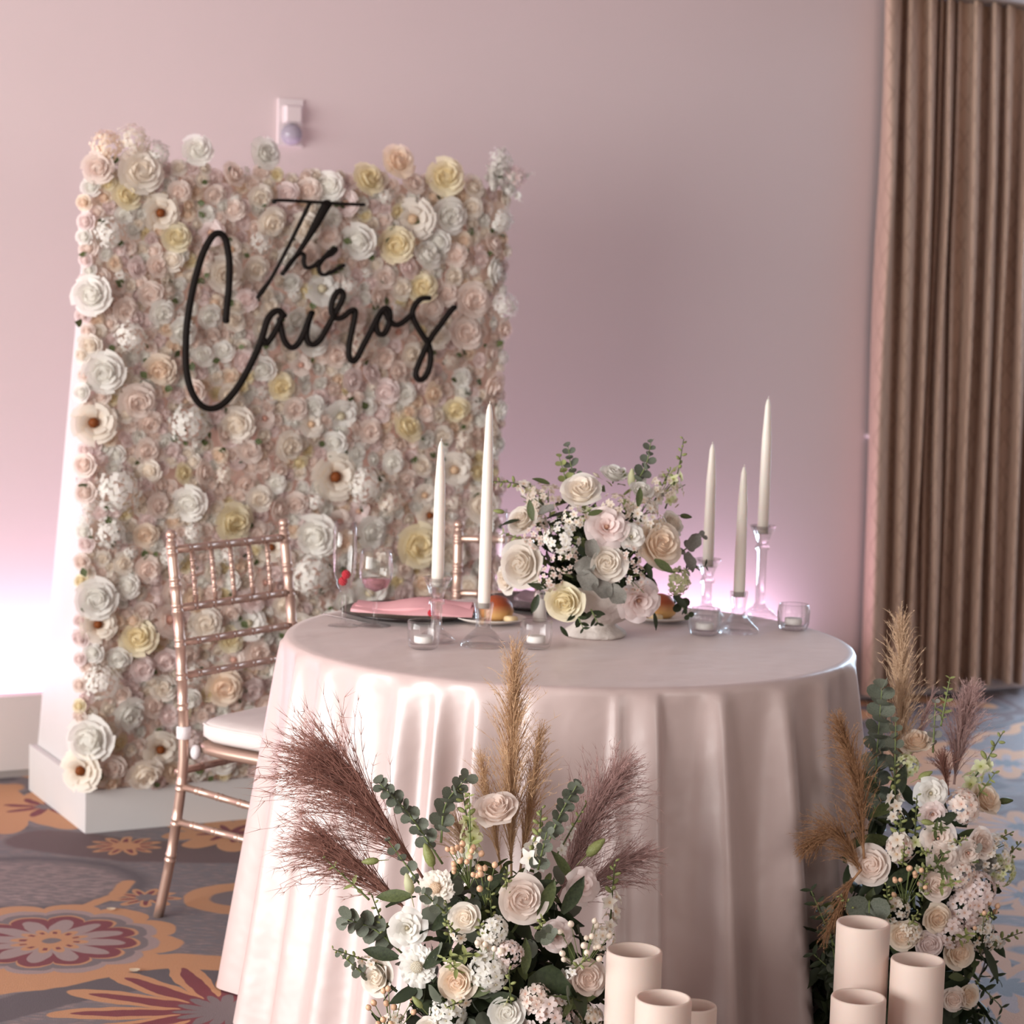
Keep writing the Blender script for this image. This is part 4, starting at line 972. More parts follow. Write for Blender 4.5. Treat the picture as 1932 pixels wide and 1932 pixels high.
def cluster(T, P, N, R, n, size, mat, name='blossom_cluster', sharp=False):
    """small filler flowers packed on a cap"""
    N = Vector(N).normalized(); g = G(); b = blossom_geo(5, sharp); q = N.to_track_quat('Z', 'Y'); C = Vector(P) - N * R * .5 - T.location
    for k in range(n):
        z = 1 - (k + .5) / n * .9; a = k * 2.39996; s = sqrt(1 - z * z); d = q @ Vector((s * cos(a), s * sin(a), z)); d = (d + Vector(rng.normal(0, .12, 3))).normalized(); tip = C + d * R * rng.uniform(.8, 1.1)
        g.addg(b, face(tip, d, rng.uniform(0, 6), size * rng.uniform(.8, 1.2)), 0)
    for k in range(5):
        d = q @ Vector((rng.normal(0, .5), rng.normal(0, .5), 1)); tube(g, [tuple(C - N * R * .6), tuple(C + d * R * .8)], .0009, 4, mat=1)
    return part(name, g.mesh(name, [mat, 'stem_green']), T)
def hyd(T, P, N, R, mat, name='hydrangea'):
    return part(name, bloom_mesh('hydr', lambda: hydrangea(9, 46), mat), T, face(Vector(P) - Vector(N).normalized() * R * .4 - T.location, N, 0, R))
def bud(T, P, N, L_, mat='petal_lime', name='flower_bud'):
    def bg():
        q = G(); lathe(q, [(.02, -.7), (.03, -.1), (.16, 0), (.24, .25), (.22, .55), (.10, .9), (0, 1.0)], 9, caps=False, scallop=lambda a, j: 1 + .06 * sin(3 * a + j)); return q
    return part(name, bloom_mesh('bud_big', bg, mat), T, face(Vector(P) - T.location, N, 0, L_ * .8))
def leaf(T, P, D, size, kind='long', mat='leaf_mid', roll_=0.0, nrm=None):
    D = Vector(D).normalized(); nr = Vector(nrm or (0, -1, .6)); nr = (nr - D * nr.dot(D)).normalized(); x = D.cross(nr); p = Vector(P) - T.location
    M = Matrix(((x.x, D.x, nr.x, p.x), (x.y, D.y, nr.y, p.y), (x.z, D.z, nr.z, p.z), (0, 0, 0, 1))) @ Matrix.Rotation(roll_, 4, 'Y') @ Matrix.Scale(size, 4)
    return part('leaf', leafmesh(kind, mat), T, M)
def pampas(T, P0, P1, mat, spread, n=420, length=.12, droop=.5, bias=(0, 0, 0), bend=(0, 0, 0), start=.2, seedv=0, rad=.00055):
    r = np.random.default_rng(seedv + 100); P = curve_pts(P0, P1, bend, 24) - np.array(T.location); g = G(); tube(g, P, np.linspace(.0028, .0008, len(P)), 6); idx = np.linspace(0, 1, 24); _, Tn, Nn, Bn = frames(P); bias = np.array(bias, float)
    for k in range(n):
        f = start + (1 - start) * r.random() ** .85; i = min(23, int(f * 23)); p = np.array([np.interp(f, idx, P[:, c]) for c in range(3)]); a = r.uniform(0, 2 * pi); out = Nn[i] * cos(a) + Bn[i] * sin(a); env = (1 - .62 * ((f - start) / (1 - start)) ** 1.5)
        Ln = length * env * r.uniform(.5, 1.15); d = Tn[i] * r.uniform(.75, 1.2) + out * spread * r.uniform(.3, 1.2) + bias * r.uniform(.2, 1.2); d /= np.linalg.norm(d); ns = 6; q = [p]; dd = d.copy(); sway = r.normal(0, .06, 3)
        for j in range(ns):
            dd = dd + np.array((0, 0, -1)) * droop * .07 * (j + 1) / 2 + sway; dd /= np.linalg.norm(dd); q.append(q[-1] + dd * Ln / ns)
        q = np.array(q); tube(g, q, np.linspace(rad * 1.2, rad * .5, ns + 1), 3, caps=False)
        for j in range(1, ns + 1):         # barbs
            for _ in range(3):
                bd = (q[j] - q[j - 1]); bd = bd / (np.linalg.norm(bd) + 1e-9) + r.normal(0, .45, 3); bd /= np.linalg.norm(bd); bl = Ln * r.uniform(.08, .17); c0 = q[j]; pn = np.cross(bd, r.normal(0, 1, 3)); pn /= np.linalg.norm(pn) + 1e-9
                g.add([c0 + pn * rad * .7, c0 - pn * rad * .7, c0 + bd * bl], [(0, 1, 2)])
    return part('pampas_plume', g.mesh('pampas_plume', mat), T)
def foliage(T, C, rad, n, size, mat='leaf_dark', kind='long', seedv=0, name='foliage'):
    r = np.random.default_rng(seedv); g = G(); lg = leaf_geo(kind); C = Vector(C) - T.location
    for k in range(n):
        d = Vector(r.normal(0, 1, 3)); d.normalize(); p = C + Vector((d.x * rad[0], d.y * rad[1], d.z * rad[2])) * r.uniform(.35, 1.0); dd = (d + Vector((0, 0, .5)) + Vector(r.normal(0, .4, 3))).normalized()
        g.addg(lg, face(p, Vector(r.normal(0, 1, 3)) + d, r.uniform(0, 6), size * r.uniform(.7, 1.3)))
    o = part(name, g.mesh(name, mat), T); o['kind'] = 'stuff'; return o
class Dome:
    def __init__(s, c, r): s.c = Vector(c); s.r = Vector(r)
    def at(s, x, y, k=1.0):
        d = ray(x, y); o = CAM - s.c; A = Vector((d.x / s.r.x, d.y / s.r.y, d.z / s.r.z)) / k; B = Vector((o.x / s.r.x, o.y / s.r.y, o.z / s.r.z)) / k
        a = A.dot(A); b = 2 * A.dot(B); c = B.dot(B) - 1; D = b * b - 4 * a * c
        if D > 0: P = CAM + d * ((-b - sqrt(D)) / (2 * a))
        else: P = CAM + d * (-b / (2 * a))
        q = P - s.c; n = Vector((q.x / s.r.x ** 2, q.y / s.r.y ** 2, q.z / s.r.z ** 2)).normalized(); return P, n
def pxr(d, P): return d / 2 / FPX * (Vector(P) - CAM).dot(_f)

# ================================================================== centrepiece on the table
CB = Vector((.185, 4.60, TOP)); cp = thing('flower_centrepiece', 'white compote bowl filled with cream roses and greenery on the table', 'centrepiece', CB)
g = G(); lathe(g, [(0, 0), (.062, 0), (.067, .004), (.063, .013), (.049, .022), (.043, .028), (.062, .036), (.090, .054), (.106, .078), (.114, .102), (.117, .116), (.111, .116), (.105, .1), (.08, .08), (0, .07)], 48, caps=False, scallop=lambda a, j: 1 + (.025 * sin(5 * a + 1) + .02 * sin(11 * a)) * (1 if j < 5 else .35))
part('compote_bowl', g.mesh('compote_bowl', 'compote'), cp)
DM = Dome((.175, 4.585, .945), (.185, .17, .165))
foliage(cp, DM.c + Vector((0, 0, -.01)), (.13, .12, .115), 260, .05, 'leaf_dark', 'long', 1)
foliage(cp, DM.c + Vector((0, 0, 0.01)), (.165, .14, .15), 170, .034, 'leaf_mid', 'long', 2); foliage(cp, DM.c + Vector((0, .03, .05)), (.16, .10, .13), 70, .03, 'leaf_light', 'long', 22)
UPc = Vector((0, -.25, .35))
for x, y, d, kind, mat in [
    (1097, 925, 66, 'rose', 'petal_cream'), (985, 1066, 80, 'rose', 'petal_cream'), (1143, 1063, 66, 'rose', 'petal_cream'), (1245, 1027, 78, 'rose', 'petal_peach'), (1145, 992, 72, 'lisi', 'petal_pink'), (1065, 1135, 68, 'rose', 'petal_yellow'),
    (1207, 1135, 70, 'lisi', 'petal_pink'), (985, 982, 56, 'rose', 'petal_cream'), (1160, 893, 46, 'rose', 'petal_white'), (955, 1093, 50, 'rose', 'petal_cream'), (1192, 1012, 46, 'lisi', 'petal_white'), (1268, 988, 46, 'rose', 'petal_cream'), (1210, 925, 40, 'rose', 'petal_white')]:
    P, n = DM.at(x, y); R = pxr(d * 1.2, P); nn = n * .8 + Vector((0, -.45, .25))
    (rose(cp, P, nn, R, mat) if kind == 'rose' else lisianthus(cp, P, nn, R, mat))
for x, y, r_, n, s, mat in [(1060, 1012, 34, 26, 9, 'petal_white'), (1066, 1056, 26, 18, 6, 'petal_blush'), (1035, 1092, 24, 14, 6, 'petal_blush'), (1198, 1095, 28, 20, 7, 'petal_blush'), (1218, 962, 30, 18, 9, 'petal_cream'), (1168, 952, 30, 24, 7, 'petal_mauve'), (1020, 935, 36, 26, 7, 'petal_mauve'), (1262, 915, 34, 26, 7, 'petal_mauve'), (1085, 975, 24, 14, 7, 'petal_cream'), (1190, 1050, 26, 14, 6, 'petal_blush'), (1010, 1010, 24, 14, 6, 'petal_blush'), (1235, 985, 22, 12, 8, 'petal_cream')]:
    P, n = DM.at(x, y); cluster(cp, P, n + Vector((0, -.5, .2)), pxr(2 * r_, P), int(r_ * .75), pxr(2 * s, P), mat)
P, n = DM.at(1285, 1100); hyd(cp, P, n + Vector((0, -.4, 0)), pxr(66, P), 'petal_lime')
for x, y, dx, dy, sz, k in [(1088, 1075, 40, -20, 70, 'dusty'), (1098, 1075, 35, 45, 75, 'dusty'), (1120, 1095, 55, 40, 70, 'dusty'), (1150, 1100, 45, 60, 70, 'dusty'), (1112, 1020, 10, 40, 60, 'dusty'), (1285, 1035, 30, -30, 60, 'dusty'), (1280, 1045, 25, 40, 62, 'dusty'), (1050, 965, -40, 10, 52, 'dusty')]:
    P, n = DM.at(x, y, 1.03); D = _R * dx - _U * dy; leaf(cp, P + n * .012, D, pxr(2 * sz, P) * .62, 'dusty', 'leaf_dusty', rng.uniform(-.4, .4), n + Vector((0, -.3, .3)))
for x, y, dx, dy, sz, mat in [(1020, 1118, -15, 40, 52, 'leaf_dark'), (1228, 1150, 15, 55, 46, 'leaf_dark'), (985, 985, -35, 5, 46, 'leaf_dark'), (1010, 985, -10, -45, 55, 'leaf_mid'), (1035, 1105, -40, -5, 50, 'leaf_dark'), (1200, 960, 10, -60, 50, 'leaf_mid'), (1230, 1055, 30, 20, 60, 'leaf_mid'), (1215, 1062, 10, 25, 46, 'leaf_dark'), (1110, 975, 30, -10, 40, 'leaf_mid'), (1265, 1120, 30, 25, 50, 'leaf_dark'), (1060, 1175, 20, 30, 34, 'leaf_dark'), (1040, 920, -40, -18, 46, 'leaf_mid')]:
    P, n = DM.at(x, y, 1.02); leaf(cp, P + n * .008, _R * dx - _U * dy, pxr(1.5 * sz, P), 'long', mat, rng.uniform(-.5, .5), n + Vector((0, -.4, .2)))
def cpt(x, y, Y=4.585): return aty(x, y, Y)
sprig(cp, cpt(1105, 930), cpt(1072, 842), 7, .026, 'round', 'leaf_eucalyptus', (-.01, 0, 0)); sprig(cp, cpt(1075, 930), cpt(1055, 862), 5, .022, 'round', 'leaf_light')
sprig(cp, cpt(1195, 920), cpt(1228, 835), 7, .026, 'round', 'leaf_eucalyptus', (.008, 0, 0)); sprig(cp, cpt(1085, 1150, 4.46), cpt(1100, 1185, 4.44), 4, .03, 'long', 'leaf_dark', (.0, 0, 0)); sprig(cp, cpt(1115, 1150, 4.46), cpt(1128, 1175, 4.44), 3, .03, 'long', 'leaf_dark')
spike(cp, cpt(1255, 960), cpt(1290, 828), 16, .013, 'petal_lime', (.006, 0, 0)); spike(cp, cpt(1035, 960), cpt(932, 908), 18, .013, 'petal_cream', (0, 0, .02)); spike(cp, cpt(1030, 1000), cpt(1000, 915), 14, .013, 'petal_cream'); spike(cp, cpt(1225, 965), cpt(1265, 885), 14, .013, 'petal_cream'); spike(cp, cpt(1120, 960), cpt(1100, 985, 4.44), 8, .012, 'petal_lime')
sprig(cp, cpt(1275, 1050), cpt(1325, 1012), 4, .022, 'round', 'leaf_dusty'); sprig(cp, cpt(1265, 1080), cpt(1330, 1068), 4, .026, 'long', 'leaf_dark'); sprig(cp, cpt(1270, 1120), cpt(1298, 1160), 4, .026, 'round', 'leaf_dark'); sprig(cp, cpt(990, 1020), cpt(950, 1005), 4, .02, 'long', 'leaf_light')
for x, y, dx, dy, L_, mat in [(1012, 925, -30, 2, .04, 'petal_lime'), (1190, 915, 4, -40, .045, 'petal_lime'), (1205, 930, 12, -25, .045, 'petal_white'), (1285, 973, 30, 4, .03, 'leaf_mid'), (950, 966, -22, -3, .028, 'leaf_light'), (1130, 900, -20, -14, .02, 'petal_mauve')]:
    bud(cp, cpt(x, y), _R * dx - _U * dy, L_, mat)

# ================================================================== floor arrangement in front of the table
AC = Vector((0.01, 3.62, 0)); fa = thing('floor_flower_arrangement', 'floor arrangement of roses, scabiosa and brown pampas grass before the table front', 'flower arrangement', AC, 0, 'floor flower arrangements')
def tray(T):
    g = G(); lathe(g, [(0, 0), (.12, 0), (.135, .01), (.15, .07), (.142, .07), (.128, .015), (0, .012)], 32, caps=False); part('tray', g.mesh('tray', 'foam_tray'), T)
    g = G(); lathe(g, [(0, .015), (.11, .015), (.112, .03), (.105, .12), (.08, .17), (0, .18)], 24, caps=False); part('flower_foam', g.mesh('flower_foam', 'leaf_dark'), T)
tray(fa)
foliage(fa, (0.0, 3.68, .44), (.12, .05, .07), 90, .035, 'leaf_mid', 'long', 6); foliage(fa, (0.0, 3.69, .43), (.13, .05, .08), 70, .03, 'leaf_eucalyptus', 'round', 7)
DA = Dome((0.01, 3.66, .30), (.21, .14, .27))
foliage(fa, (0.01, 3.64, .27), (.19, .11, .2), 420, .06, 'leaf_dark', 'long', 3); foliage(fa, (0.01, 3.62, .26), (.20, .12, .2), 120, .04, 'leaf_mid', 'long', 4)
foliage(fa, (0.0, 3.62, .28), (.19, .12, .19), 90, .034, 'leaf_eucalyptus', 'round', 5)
for x, y, d, kind, mat, fx, fy in [
    (937, 1527, 90, 'rose', 'petal_blush', -.15, .55), (985, 1697, 98, 'rose', 'petal_blush', .1, .2), (1100, 1672, 76, 'lisi', 'petal_pink', .35, -.1), (767, 1752, 78, 'lisi', 'petal_white', .2, 0), (877, 1732, 64, 'rose', 'petal_cream', -.1, .2),
    (820, 1675, 78, 'scab', 'petal_cream', -.1, .2), (785, 1825, 82, 'scab', 'petal_white', -.05, .1), (713, 1845, 80, 'rose', 'petal_cream', -.2, .3), (862, 1852, 80, 'rose', 'petal_peach', -.1, .1), (1105, 1845, 84, 'rose', 'petal_blush', .25, .2), (955, 1912, 74, 'rose', 'petal_white', 0, .4), (1050, 1765, 66, 'lisi', 'petal_pink', .2, .1), (810, 1945, 60, 'rose', 'petal_cream', 0, .3)]:
    P, n = DA.at(x, y); R = pxr(d * .96, P); N_ = n * .5 + Vector((fx, -.8, fy))
    if kind == 'rose': rose(fa, P, N_, R, mat, .9)
    elif kind == 'lisi': lisianthus(fa, P, N_, R, mat)
    else: scabiosa(fa, P, N_, R, mat)
def apt(x, y, Y=3.66): return aty(x, y, Y)
for x, y, r_, s, mat in [(922, 1832, 36, 14, 'petal_white'), (1035, 1918, 44, 13, 'petal_pink'), (845, 1915, 34, 12, 'petal_white'), (1010, 1885, 26, 12, 'petal_blush'), (930, 1755, 24, 10, 'petal_white'), (1140, 1770, 26, 9, 'petal_cream'), (960, 1800, 24, 10, 'petal_pink'), (740, 1935, 26, 9, 'petal_cream'), (1110, 1925, 30, 10, 'petal_cream')]:
    P, n = DA.at(x, y); cluster(fa, P, n + Vector((0, -.7, .2)), pxr(2 * r_, P), int(r_ * .8), pxr(2 * s, P), mat)
pampas(fa, apt(800, 1660, 3.70), apt(652, 1452, 3.70), 'pampas_brown', .30, 560, .245, .5, (-.55, 0, -.08), (-.012, 0, .03), .05, 1, .0007)
pampas(fa, apt(770, 1720, 3.68), apt(640, 1600, 3.68), 'pampas_brown', .28, 300, .19, .4, (-.45, 0, -.08), (-.01, 0, .015), .05, 2, .0007)
pampas(fa, apt(965, 1690, 3.74), apt(972, 1262, 3.74), 'pampas_tan', .09, 620, .15, .15, (0, 0, .1), (-.004, 0, 0), .1, 3)
pampas(fa, apt(955, 1690, 3.75), apt(908, 1440, 3.75), 'pampas_tan', .10, 160, .10, .2, (0, 0, .1), (0, 0, 0), .2, 4)
pampas(fa, apt(975, 1690, 3.75), apt(1015, 1400, 3.75), 'pampas_tan', .16, 240, .11, .3, (.1, 0, .1), (0, 0, 0), .2, 5)
pampas(fa, apt(1050, 1700, 3.73), apt(1150, 1475, 3.75), 'pampas_mauve', .34, 480, .17, .5, (.28, 0, .05), (.0, 0, .02), .05, 6)
pampas(fa, apt(1060, 1730, 3.73), apt(1185, 1620, 3.75), 'pampas_mauve', .3, 260, .14, .5, (.3, 0, -.05), (.0, 0, .015), .05, 7)
pampas(fa, apt(900, 1660, 3.78), apt(865, 1560, 3.78), 'pampas_pale', .4, 140, .10, .4, (0, 0, 0), (0, 0, 0), .1, 8)
sprig(fa, apt(835, 1630), apt(716, 1478), 15, .0245, 'round', 'leaf_eucalyptus', (-.004, 0, .016), taperk=.25); sprig(fa, apt(832, 1590), apt(880, 1468), 10, .0245, 'round', 'leaf_eucalyptus', (-.014, 0, .01), taperk=.2); sprig(fa, apt(1030, 1600), apt(1088, 1482), 11, .022, 'round', 'leaf_eucalyptus', (0, 0, .008), taperk=.25)
sprig(fa, apt(760, 1800), apt(655, 1735), 10, .032, 'round', 'leaf_eucalyptus', (0, 0, .012), taperk=.2); sprig(fa, apt(700, 1850), apt(642, 1800), 6, .02, 'round', 'leaf_eucalyptus'); sprig(fa, apt(1130, 1880, 3.6), apt(1150, 1860, 3.58), 4, .024, 'round', 'leaf_dark')
spike(fa, apt(895, 1625), apt(872, 1490), 18, .016, 'petal_lime'); spike(fa, apt(1010, 1640), apt(1022, 1525), 15, .014, 'petal_white', sharp=True); spike(fa, apt(1010, 1640, 3.62), apt(1005, 1590, 3.60), 8, .018, 'petal_white', buds=.2, sharp=True); spike(fa, apt(1150, 1760), apt(1160, 1625), 15, .014, 'petal_cream', sharp=True); spike(fa, apt(735, 1780), apt(700, 1685), 10, .011, 'petal_lime', buds=.9); spike(fa, apt(930, 1800, 3.58), apt(925, 1680, 3.56), 14, .012, 'petal_lime', buds=.8)
spike(fa, apt(925, 1815, 3.55), apt(905, 1740, 3.54), 14, .013, 'petal_cream'); spike(fa, apt(880, 1640), apt(880, 1600), 8, .016, 'petal_white', buds=.2); spike(fa, apt(965, 1900, 3.52), apt(960, 1830, 3.5), 8, .012, 'petal_lime', buds=.8); spike(fa, apt(850, 1780, 3.56), apt(842, 1700, 3.56), 10, .011, 'petal_lime', buds=.9)
for x, y, R, n, mat in [(890, 1622, .045, 18, 'berry_peach'), (1095, 1782, .05, 14, 'berry_white'), (748, 1905, .05, 16, 'berry_peach'), (920, 1655, .03, 7, 'berry_peach'), (930, 1790, .03, 6, 'berry_white')]:
    P, n_ = DA.at(x, y); berries(fa, P + n_ * .01, R, n, .0052, mat)
for x, y, dx, dy, L_, mat in [(1110, 1612, 30, -28, .05, 'leaf_light'), (815, 1632, -12, -35, .05, 'leaf_light'), (712, 1624, -26, 2, .035, 'leaf_light'), (775, 1685, -8, -35, .045, 'petal_lime'), (795, 1900, -12, -14, .03, 'leaf_light')]:
    bud(fa, DA.at(x, y)[0], _R * dx - _U * dy, L_, mat)
for k in range(15):
    x, y = rng.uniform(690, 1080), rng.uniform(1600, 1890); P, n = DA.at(x, y, .9); Q = P + n * .075 + Vector((rng.normal(0, .015), -.01, rng.uniform(.0, .05)))
    (spike(fa, P, Q, 11, .0095, ('petal_lime', 'petal_cream', 'petal_white')[k % 3], buds=(.9, .6, .5)[k % 3]) if k % 2 else sprig(fa, P, Q, 5, .022, 'long' if k % 4 else 'round', 'leaf_light' if k % 4 else 'leaf_eucalyptus'))
for k in range(16):
    x, y = rng.uniform(720, 1120), rng.uniform(1620, 1900); P, n = DA.at(x, y, .97); leaf(fa, P, _R * rng.normal() - _U * rng.normal(-.3, .8), rng.uniform(.05, .075), 'long', 'leaf_dark' if k % 3 else 'leaf_mid', rng.uniform(-.5, .5), n + Vector((0, -.6, .3)))
leaf(fa, apt(775, 1690, 3.58), _R * -60 + _U * 0, .06, 'long', 'leaf_mid'); leaf(fa, apt(1015, 1830, 3.54), _R * 20 + _U * -40, .10, 'dusty', 'leaf_dark')

# ================================================================== floor arrangement at the right of the table
BC = Vector((.79, 4.10, 0)); fb = thing('floor_flower_arrangement', 'tall floor arrangement of peach roses and pampas at the right side of the table', 'flower arrangement', BC, 0, 'floor flower arrangements')
tray(fb)
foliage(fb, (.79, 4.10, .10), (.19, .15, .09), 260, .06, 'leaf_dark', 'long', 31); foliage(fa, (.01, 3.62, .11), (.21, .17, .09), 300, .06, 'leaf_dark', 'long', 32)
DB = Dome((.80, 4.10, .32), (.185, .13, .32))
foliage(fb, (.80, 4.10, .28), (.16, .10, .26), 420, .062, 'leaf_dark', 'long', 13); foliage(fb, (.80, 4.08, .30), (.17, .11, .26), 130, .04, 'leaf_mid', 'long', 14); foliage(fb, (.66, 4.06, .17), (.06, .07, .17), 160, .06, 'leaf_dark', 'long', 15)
for x, y, d, kind, mat, fx, fy in [
    (1728, 1400, 66, 'rose', 'petal_peach', -.3, .9), (1757, 1497, 64, 'lisi', 'petal_white', .1, .0), (1760, 1538, 56, 'lisi', 'petal_pink', .1, -.5), (1770, 1582, 70, 'lisi', 'petal_blush', 0, .2), (1778, 1618, 64, 'lisi', 'petal_blush', .2, 0), (1642, 1633, 80, 'rose', 'petal_blush', -.1, .3),
    (1765, 1668, 70, 'rose', 'petal_blush', .2, .3), (1768, 1733, 58, 'rose', 'petal_peach', .2, .1), (1702, 1765, 60, 'rose', 'petal_peach', -.1, .2), (1752, 1782, 56, 'rose', 'petal_pink', 0, .4), (1808, 1797, 64, 'rose', 'petal_peach', .2, .2), (1860, 1508, 70, 'rose', 'petal_peach', .3, .7), (1852, 1590, 62, 'rose', 'petal_blush', .5, .3), (1828, 1610, 50, 'lisi', 'petal_blush', 0, 0), (1826, 1880, 50, 'rose', 'petal_peach', .4, .1), (1798, 1885, 48, 'rose', 'petal_blush', -.1, .2)]:
    P, n = DB.at(x, y); R = pxr(d * 1.0, P); N_ = n * .5 + Vector((fx, -.8, fy)); (rose if kind == 'rose' else lisianthus)(fb, P, N_, R, mat)
def bpt(x, y, Y=4.10): return aty(x, y, Y)
for x, y, r_, s, mat in [(1828, 1712, 38, 12, 'petal_pink'), (1850, 1680, 34, 12, 'petal_pink'), (1800, 1760, 30, 11, 'petal_pink'), (1815, 1650, 26, 10, 'petal_blush'), (1820, 1520, 30, 12, 'petal_blush'), (1880, 1610, 36, 8, 'petal_cream'), (1895, 1640, 30, 8, 'petal_lime'), (1690, 1720, 24, 9, 'petal_cream'), (1850, 1760, 34, 8, 'petal_cream'), (1720, 1760, 22, 9, 'petal_cream'), (1700, 1600, 24, 11, 'petal_blush'), (1712, 1440, 22, 9, 'petal_lime')]:
    P, n = DB.at(x, y); cluster(fb, P, n + Vector((0, -.7, .2)), pxr(2 * r_, P), int(r_ * .8), pxr(2 * s, P), mat)
pampas(fb, bpt(1690, 1520, 4.14), bpt(1700, 1188, 4.14), 'pampas_pale', .12, 520, .13, .15, (0, 0, .15), (.004, 0, 0), .05, 11); pampas(fb, bpt(1700, 1480, 4.16), bpt(1755, 1320, 4.16), 'pampas_rose', .1, 60, .08, .3, (.1, 0, .1), (0, 0, 0), .3, 12)
pampas(fb, bpt(1630, 1620, 4.0), bpt(1588, 1372, 4.0), 'pampas_rust', .3, 460, .10, .6, (-.12, 0, .0), (.012, 0, .01), .05, 13); pampas(fb, bpt(1635, 1660, 4.0), bpt(1535, 1590, 4.0), 'pampas_rust', .35, 320, .10, .9, (-.1, 0, -.1), (.0, 0, .045), .05, 14); pampas(fb, bpt(1625, 1640, 3.98), bpt(1560, 1760, 3.96), 'pampas_rust', .2, 120, .09, .5, (-.1, 0, -.1), (.01, 0, .03), .2, 15)
pampas(fb, bpt(1800, 1480, 4.16), bpt(1828, 1318, 4.18), 'pampas_rose', .3, 520, .11, .35, (.1, 0, .1), (-.004, 0, 0), .05, 16); pampas(fb, bpt(1790, 1500, 4.12), bpt(1780, 1440, 4.12), 'pampas_brown', .4, 120, .07, .4, (0, 0, 0), (0, 0, 0), .1, 17)
sprig(fb, bpt(1650, 1600, 4.10), bpt(1664, 1298, 4.10), 17, .036, 'round', 'leaf_eucalyptus', (-.004, 0, 0), taperk=.2); sprig(fb, bpt(1688, 1470, 4.06), bpt(1690, 1362, 4.06), 7, .026, 'round', 'leaf_eucalyptus'); sprig(fb, bpt(1775, 1370), bpt(1792, 1280), 8, .02, 'long', 'leaf_light'); sprig(fb, bpt(1760, 1420), bpt(1765, 1325), 6, .018, 'round', 'leaf_dusty')
spike(fb, bpt(1820, 1490), bpt(1892, 1382), 14, .016, 'petal_lime', (.0, 0, -.008)); spike(fb, bpt(1860, 1660), bpt(1925, 1590), 14, .013, 'petal_cream'); spike(fb, bpt(1850, 1600), bpt(1910, 1570), 10, .012, 'petal_cream'); spike(fb, bpt(1840, 1790), bpt(1925, 1760), 14, .013, 'petal_cream'); spike(fb, bpt(1840, 1760), bpt(1880, 1715), 10, .013, 'petal_blush', budmat='leaf_mid'); spike(fb, bpt(1690, 1560, 4.02), bpt(1688, 1445, 4.02), 16, .014, 'petal_cream', sharp=True); spike(fb, bpt(1690, 1620, 3.99), bpt(1700, 1540, 3.99), 14, .015, 'petal_cream'); spike(fb, bpt(1725, 1600, 4.0), bpt(1730, 1500, 4.0), 12, .012, 'petal_lime', buds=.8)
spike(fb, bpt(1625, 1730, 3.97), bpt(1585, 1690, 3.95), 12, .010, 'petal_lime', buds=1.0); spike(fb, bpt(1680, 1740, 3.97), bpt(1672, 1670, 3.96), 14, .011, 'petal_lime', buds=.9); spike(fb, bpt(1740, 1700, 3.97), bpt(1745, 1635, 3.96), 12, .011, 'petal_lime', buds=.9)
sprig(fb, bpt(1850, 1800), bpt(1885, 1850), 5, .03, 'long', 'leaf_dark', pair=True); sprig(fb, bpt(1840, 1850), bpt(1890, 1900), 6, .028, 'long', 'leaf_dark'); sprig(fb, bpt(1810, 1900), bpt(1880, 1925), 6, .026, 'long', 'leaf_eucalyptus'); sprig(fb, bpt(1640, 1700, 3.97), bpt(1640, 1730, 3.94), 2, .05, 'round', 'leaf_eucalyptus'); sprig(fb, bpt(1860, 1640, 4.05), bpt(1840, 1600, 4.0), 3, .036, 'round', 'leaf_dusty')
sprig(fb, bpt(1590, 1820, 4.0), bpt(1530, 1680, 4.0), 10, .034, 'long', 'leaf_dark'); sprig(fb, bpt(1600, 1860, 4.0), bpt(1535, 1800, 4.0), 8, .036, 'long', 'leaf_dark'); sprig(fb, bpt(1590, 1900, 4.0), bpt(1560, 1720, 4.0), 12, .026, 'round', 'leaf_eucalyptus')
P, n = DB.at(1712, 1660); berries(fb, P + n * .01, .05, 14, .005, 'berry_peach'); P, n = DB.at(1850, 1745); berries(fb, P + n * .01, .05, 14, .005, 'berry_peach')
for x, y, dx, dy, L_, mat in [(1735, 1468, 32, -16, .035, 'leaf_light'), (1885, 1512, 28, -2, .035, 'leaf_mid'), (1740, 1550, 30, 6, .03, 'leaf_light')]:
    bud(fb, DB.at(x, y)[0], _R * dx - _U * dy, L_, mat)
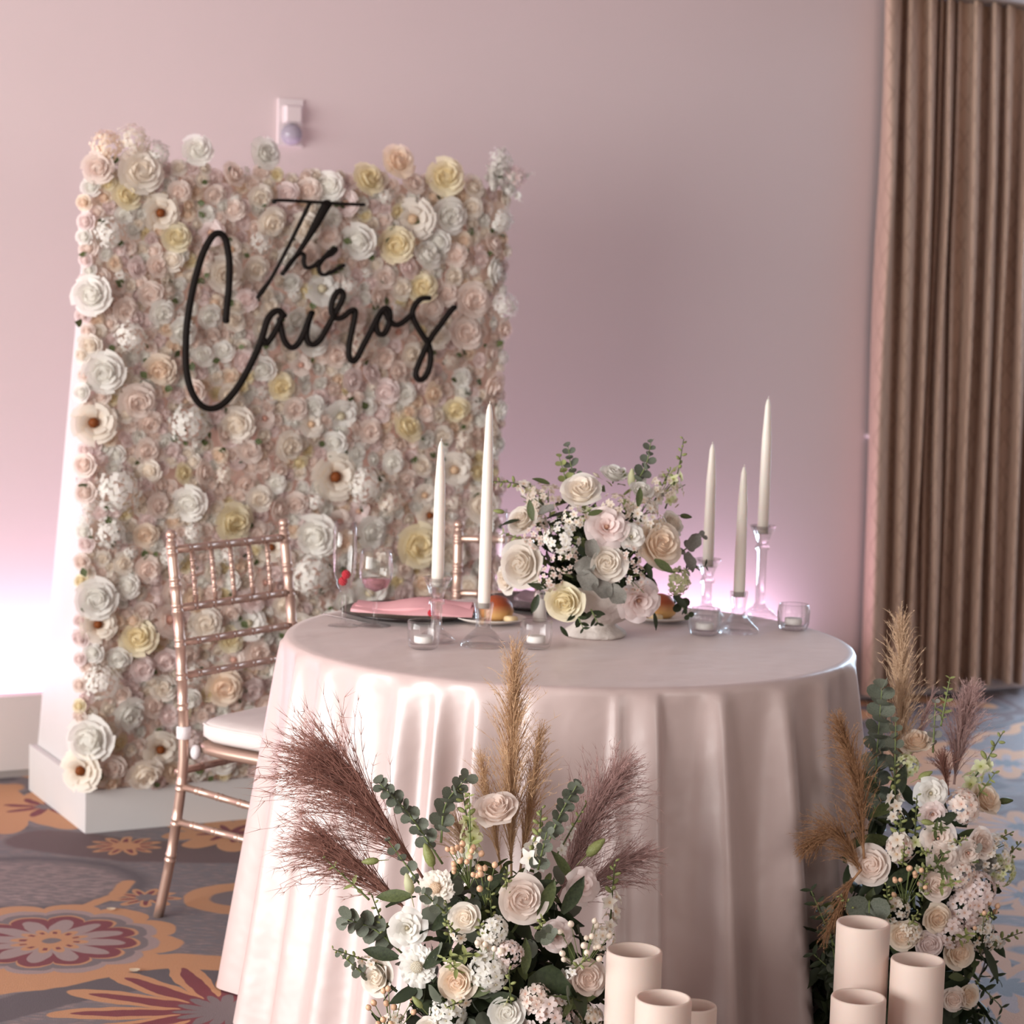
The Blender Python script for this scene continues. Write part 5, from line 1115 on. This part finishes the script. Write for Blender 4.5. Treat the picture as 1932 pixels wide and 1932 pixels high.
for k in range(12):
    x, y = rng.uniform(1600, 1880), rng.uniform(1480, 1860); P, n = DB.at(x, y, .9); Q = P + n * .07 + Vector((rng.normal(0, .015), -.01, rng.uniform(.0, .05)))
    (spike(fb, P, Q, 11, .0095, ('petal_lime', 'petal_cream', 'petal_lime')[k % 3], buds=(.9, .6, .8)[k % 3]) if k % 2 else sprig(fb, P, Q, 5, .022, 'long', 'leaf_light' if k % 4 else 'leaf_mid'))
for k in range(16):
    x, y = rng.uniform(1560, 1860), rng.uniform(1480, 1880); P, n = DB.at(x, y, .97); leaf(fb, P, _R * rng.normal() - _U * rng.normal(-.3, .8), rng.uniform(.05, .08), 'long', 'leaf_dark' if k % 3 else 'leaf_mid', rng.uniform(-.5, .5), n + Vector((0, -.6, .3)))

# ================================================================== pillar candles on the floor
def pillar(x, y, wpx, Dm, lb):
    d = Dm * FPX / wpx; P = CAM + ray(x, y) * d; h = P.z; R = Dm / 2
    g = G(); lathe(g, [(0, 0), (R * .97, 0), (R, .004), (R, h - .003), (R - .0015, h), (R - .005, h), (R - .0065, h - .004), (R - .0075, h - .06), (R - .02, h - .068), (0, h - .07)], 48, caps=False)
    t = thing('pillar_candle', lb, 'candle', (P.x, P.y, 0), 0, 'ivory pillar candles on the floor'); part('wax', g.mesh('wax', 'pillar_wax'), t)
    g = G(); tube(g, [(0, 0, h - .071), (.001, 0, h - .062), (.002, .001, h - .056)], .0012, 6); part('wick', g.mesh('wick', 'wick'), t)
for x, y, wv, Dm, lb in [(1197, 1792, 106, .094, 'tallest ivory pillar candle in front of the table, beside the front arrangement'), (1252, 1882, 107, .092, 'lower ivory pillar candle before the tallest one of the front group'), (1312, 1896, 82, .074, 'narrow ivory pillar candle peeking out behind the lower front one'),
                         (1629, 1740, 101, .094, 'tallest ivory pillar candle of the right group'), (1732, 1810, 102, .094, 'middle height ivory pillar candle at the right of the right group'), (1620, 1880, 104, .094, 'lowest ivory pillar candle of the right group, in front')]:
    pillar(x, y, wv, Dm, lb)
for x, y, lb, sc in [(208, 1717, 'tiny yellow petal on the carpet left of the chair foot', 1.0), (252, 1833, 'tiny yellow petal on the orange carpet band', 1.1)]:
    p = atz(x, y, .004); tag(part('fallen_petal', bloom_mesh('fallen', lambda: leaf_geo('round'), 'petal_yellow'), None, Matrix.Translation(p) @ Matrix.Scale(.022 * sc, 4)), lb, 'petal', 'fallen petals on the carpet')
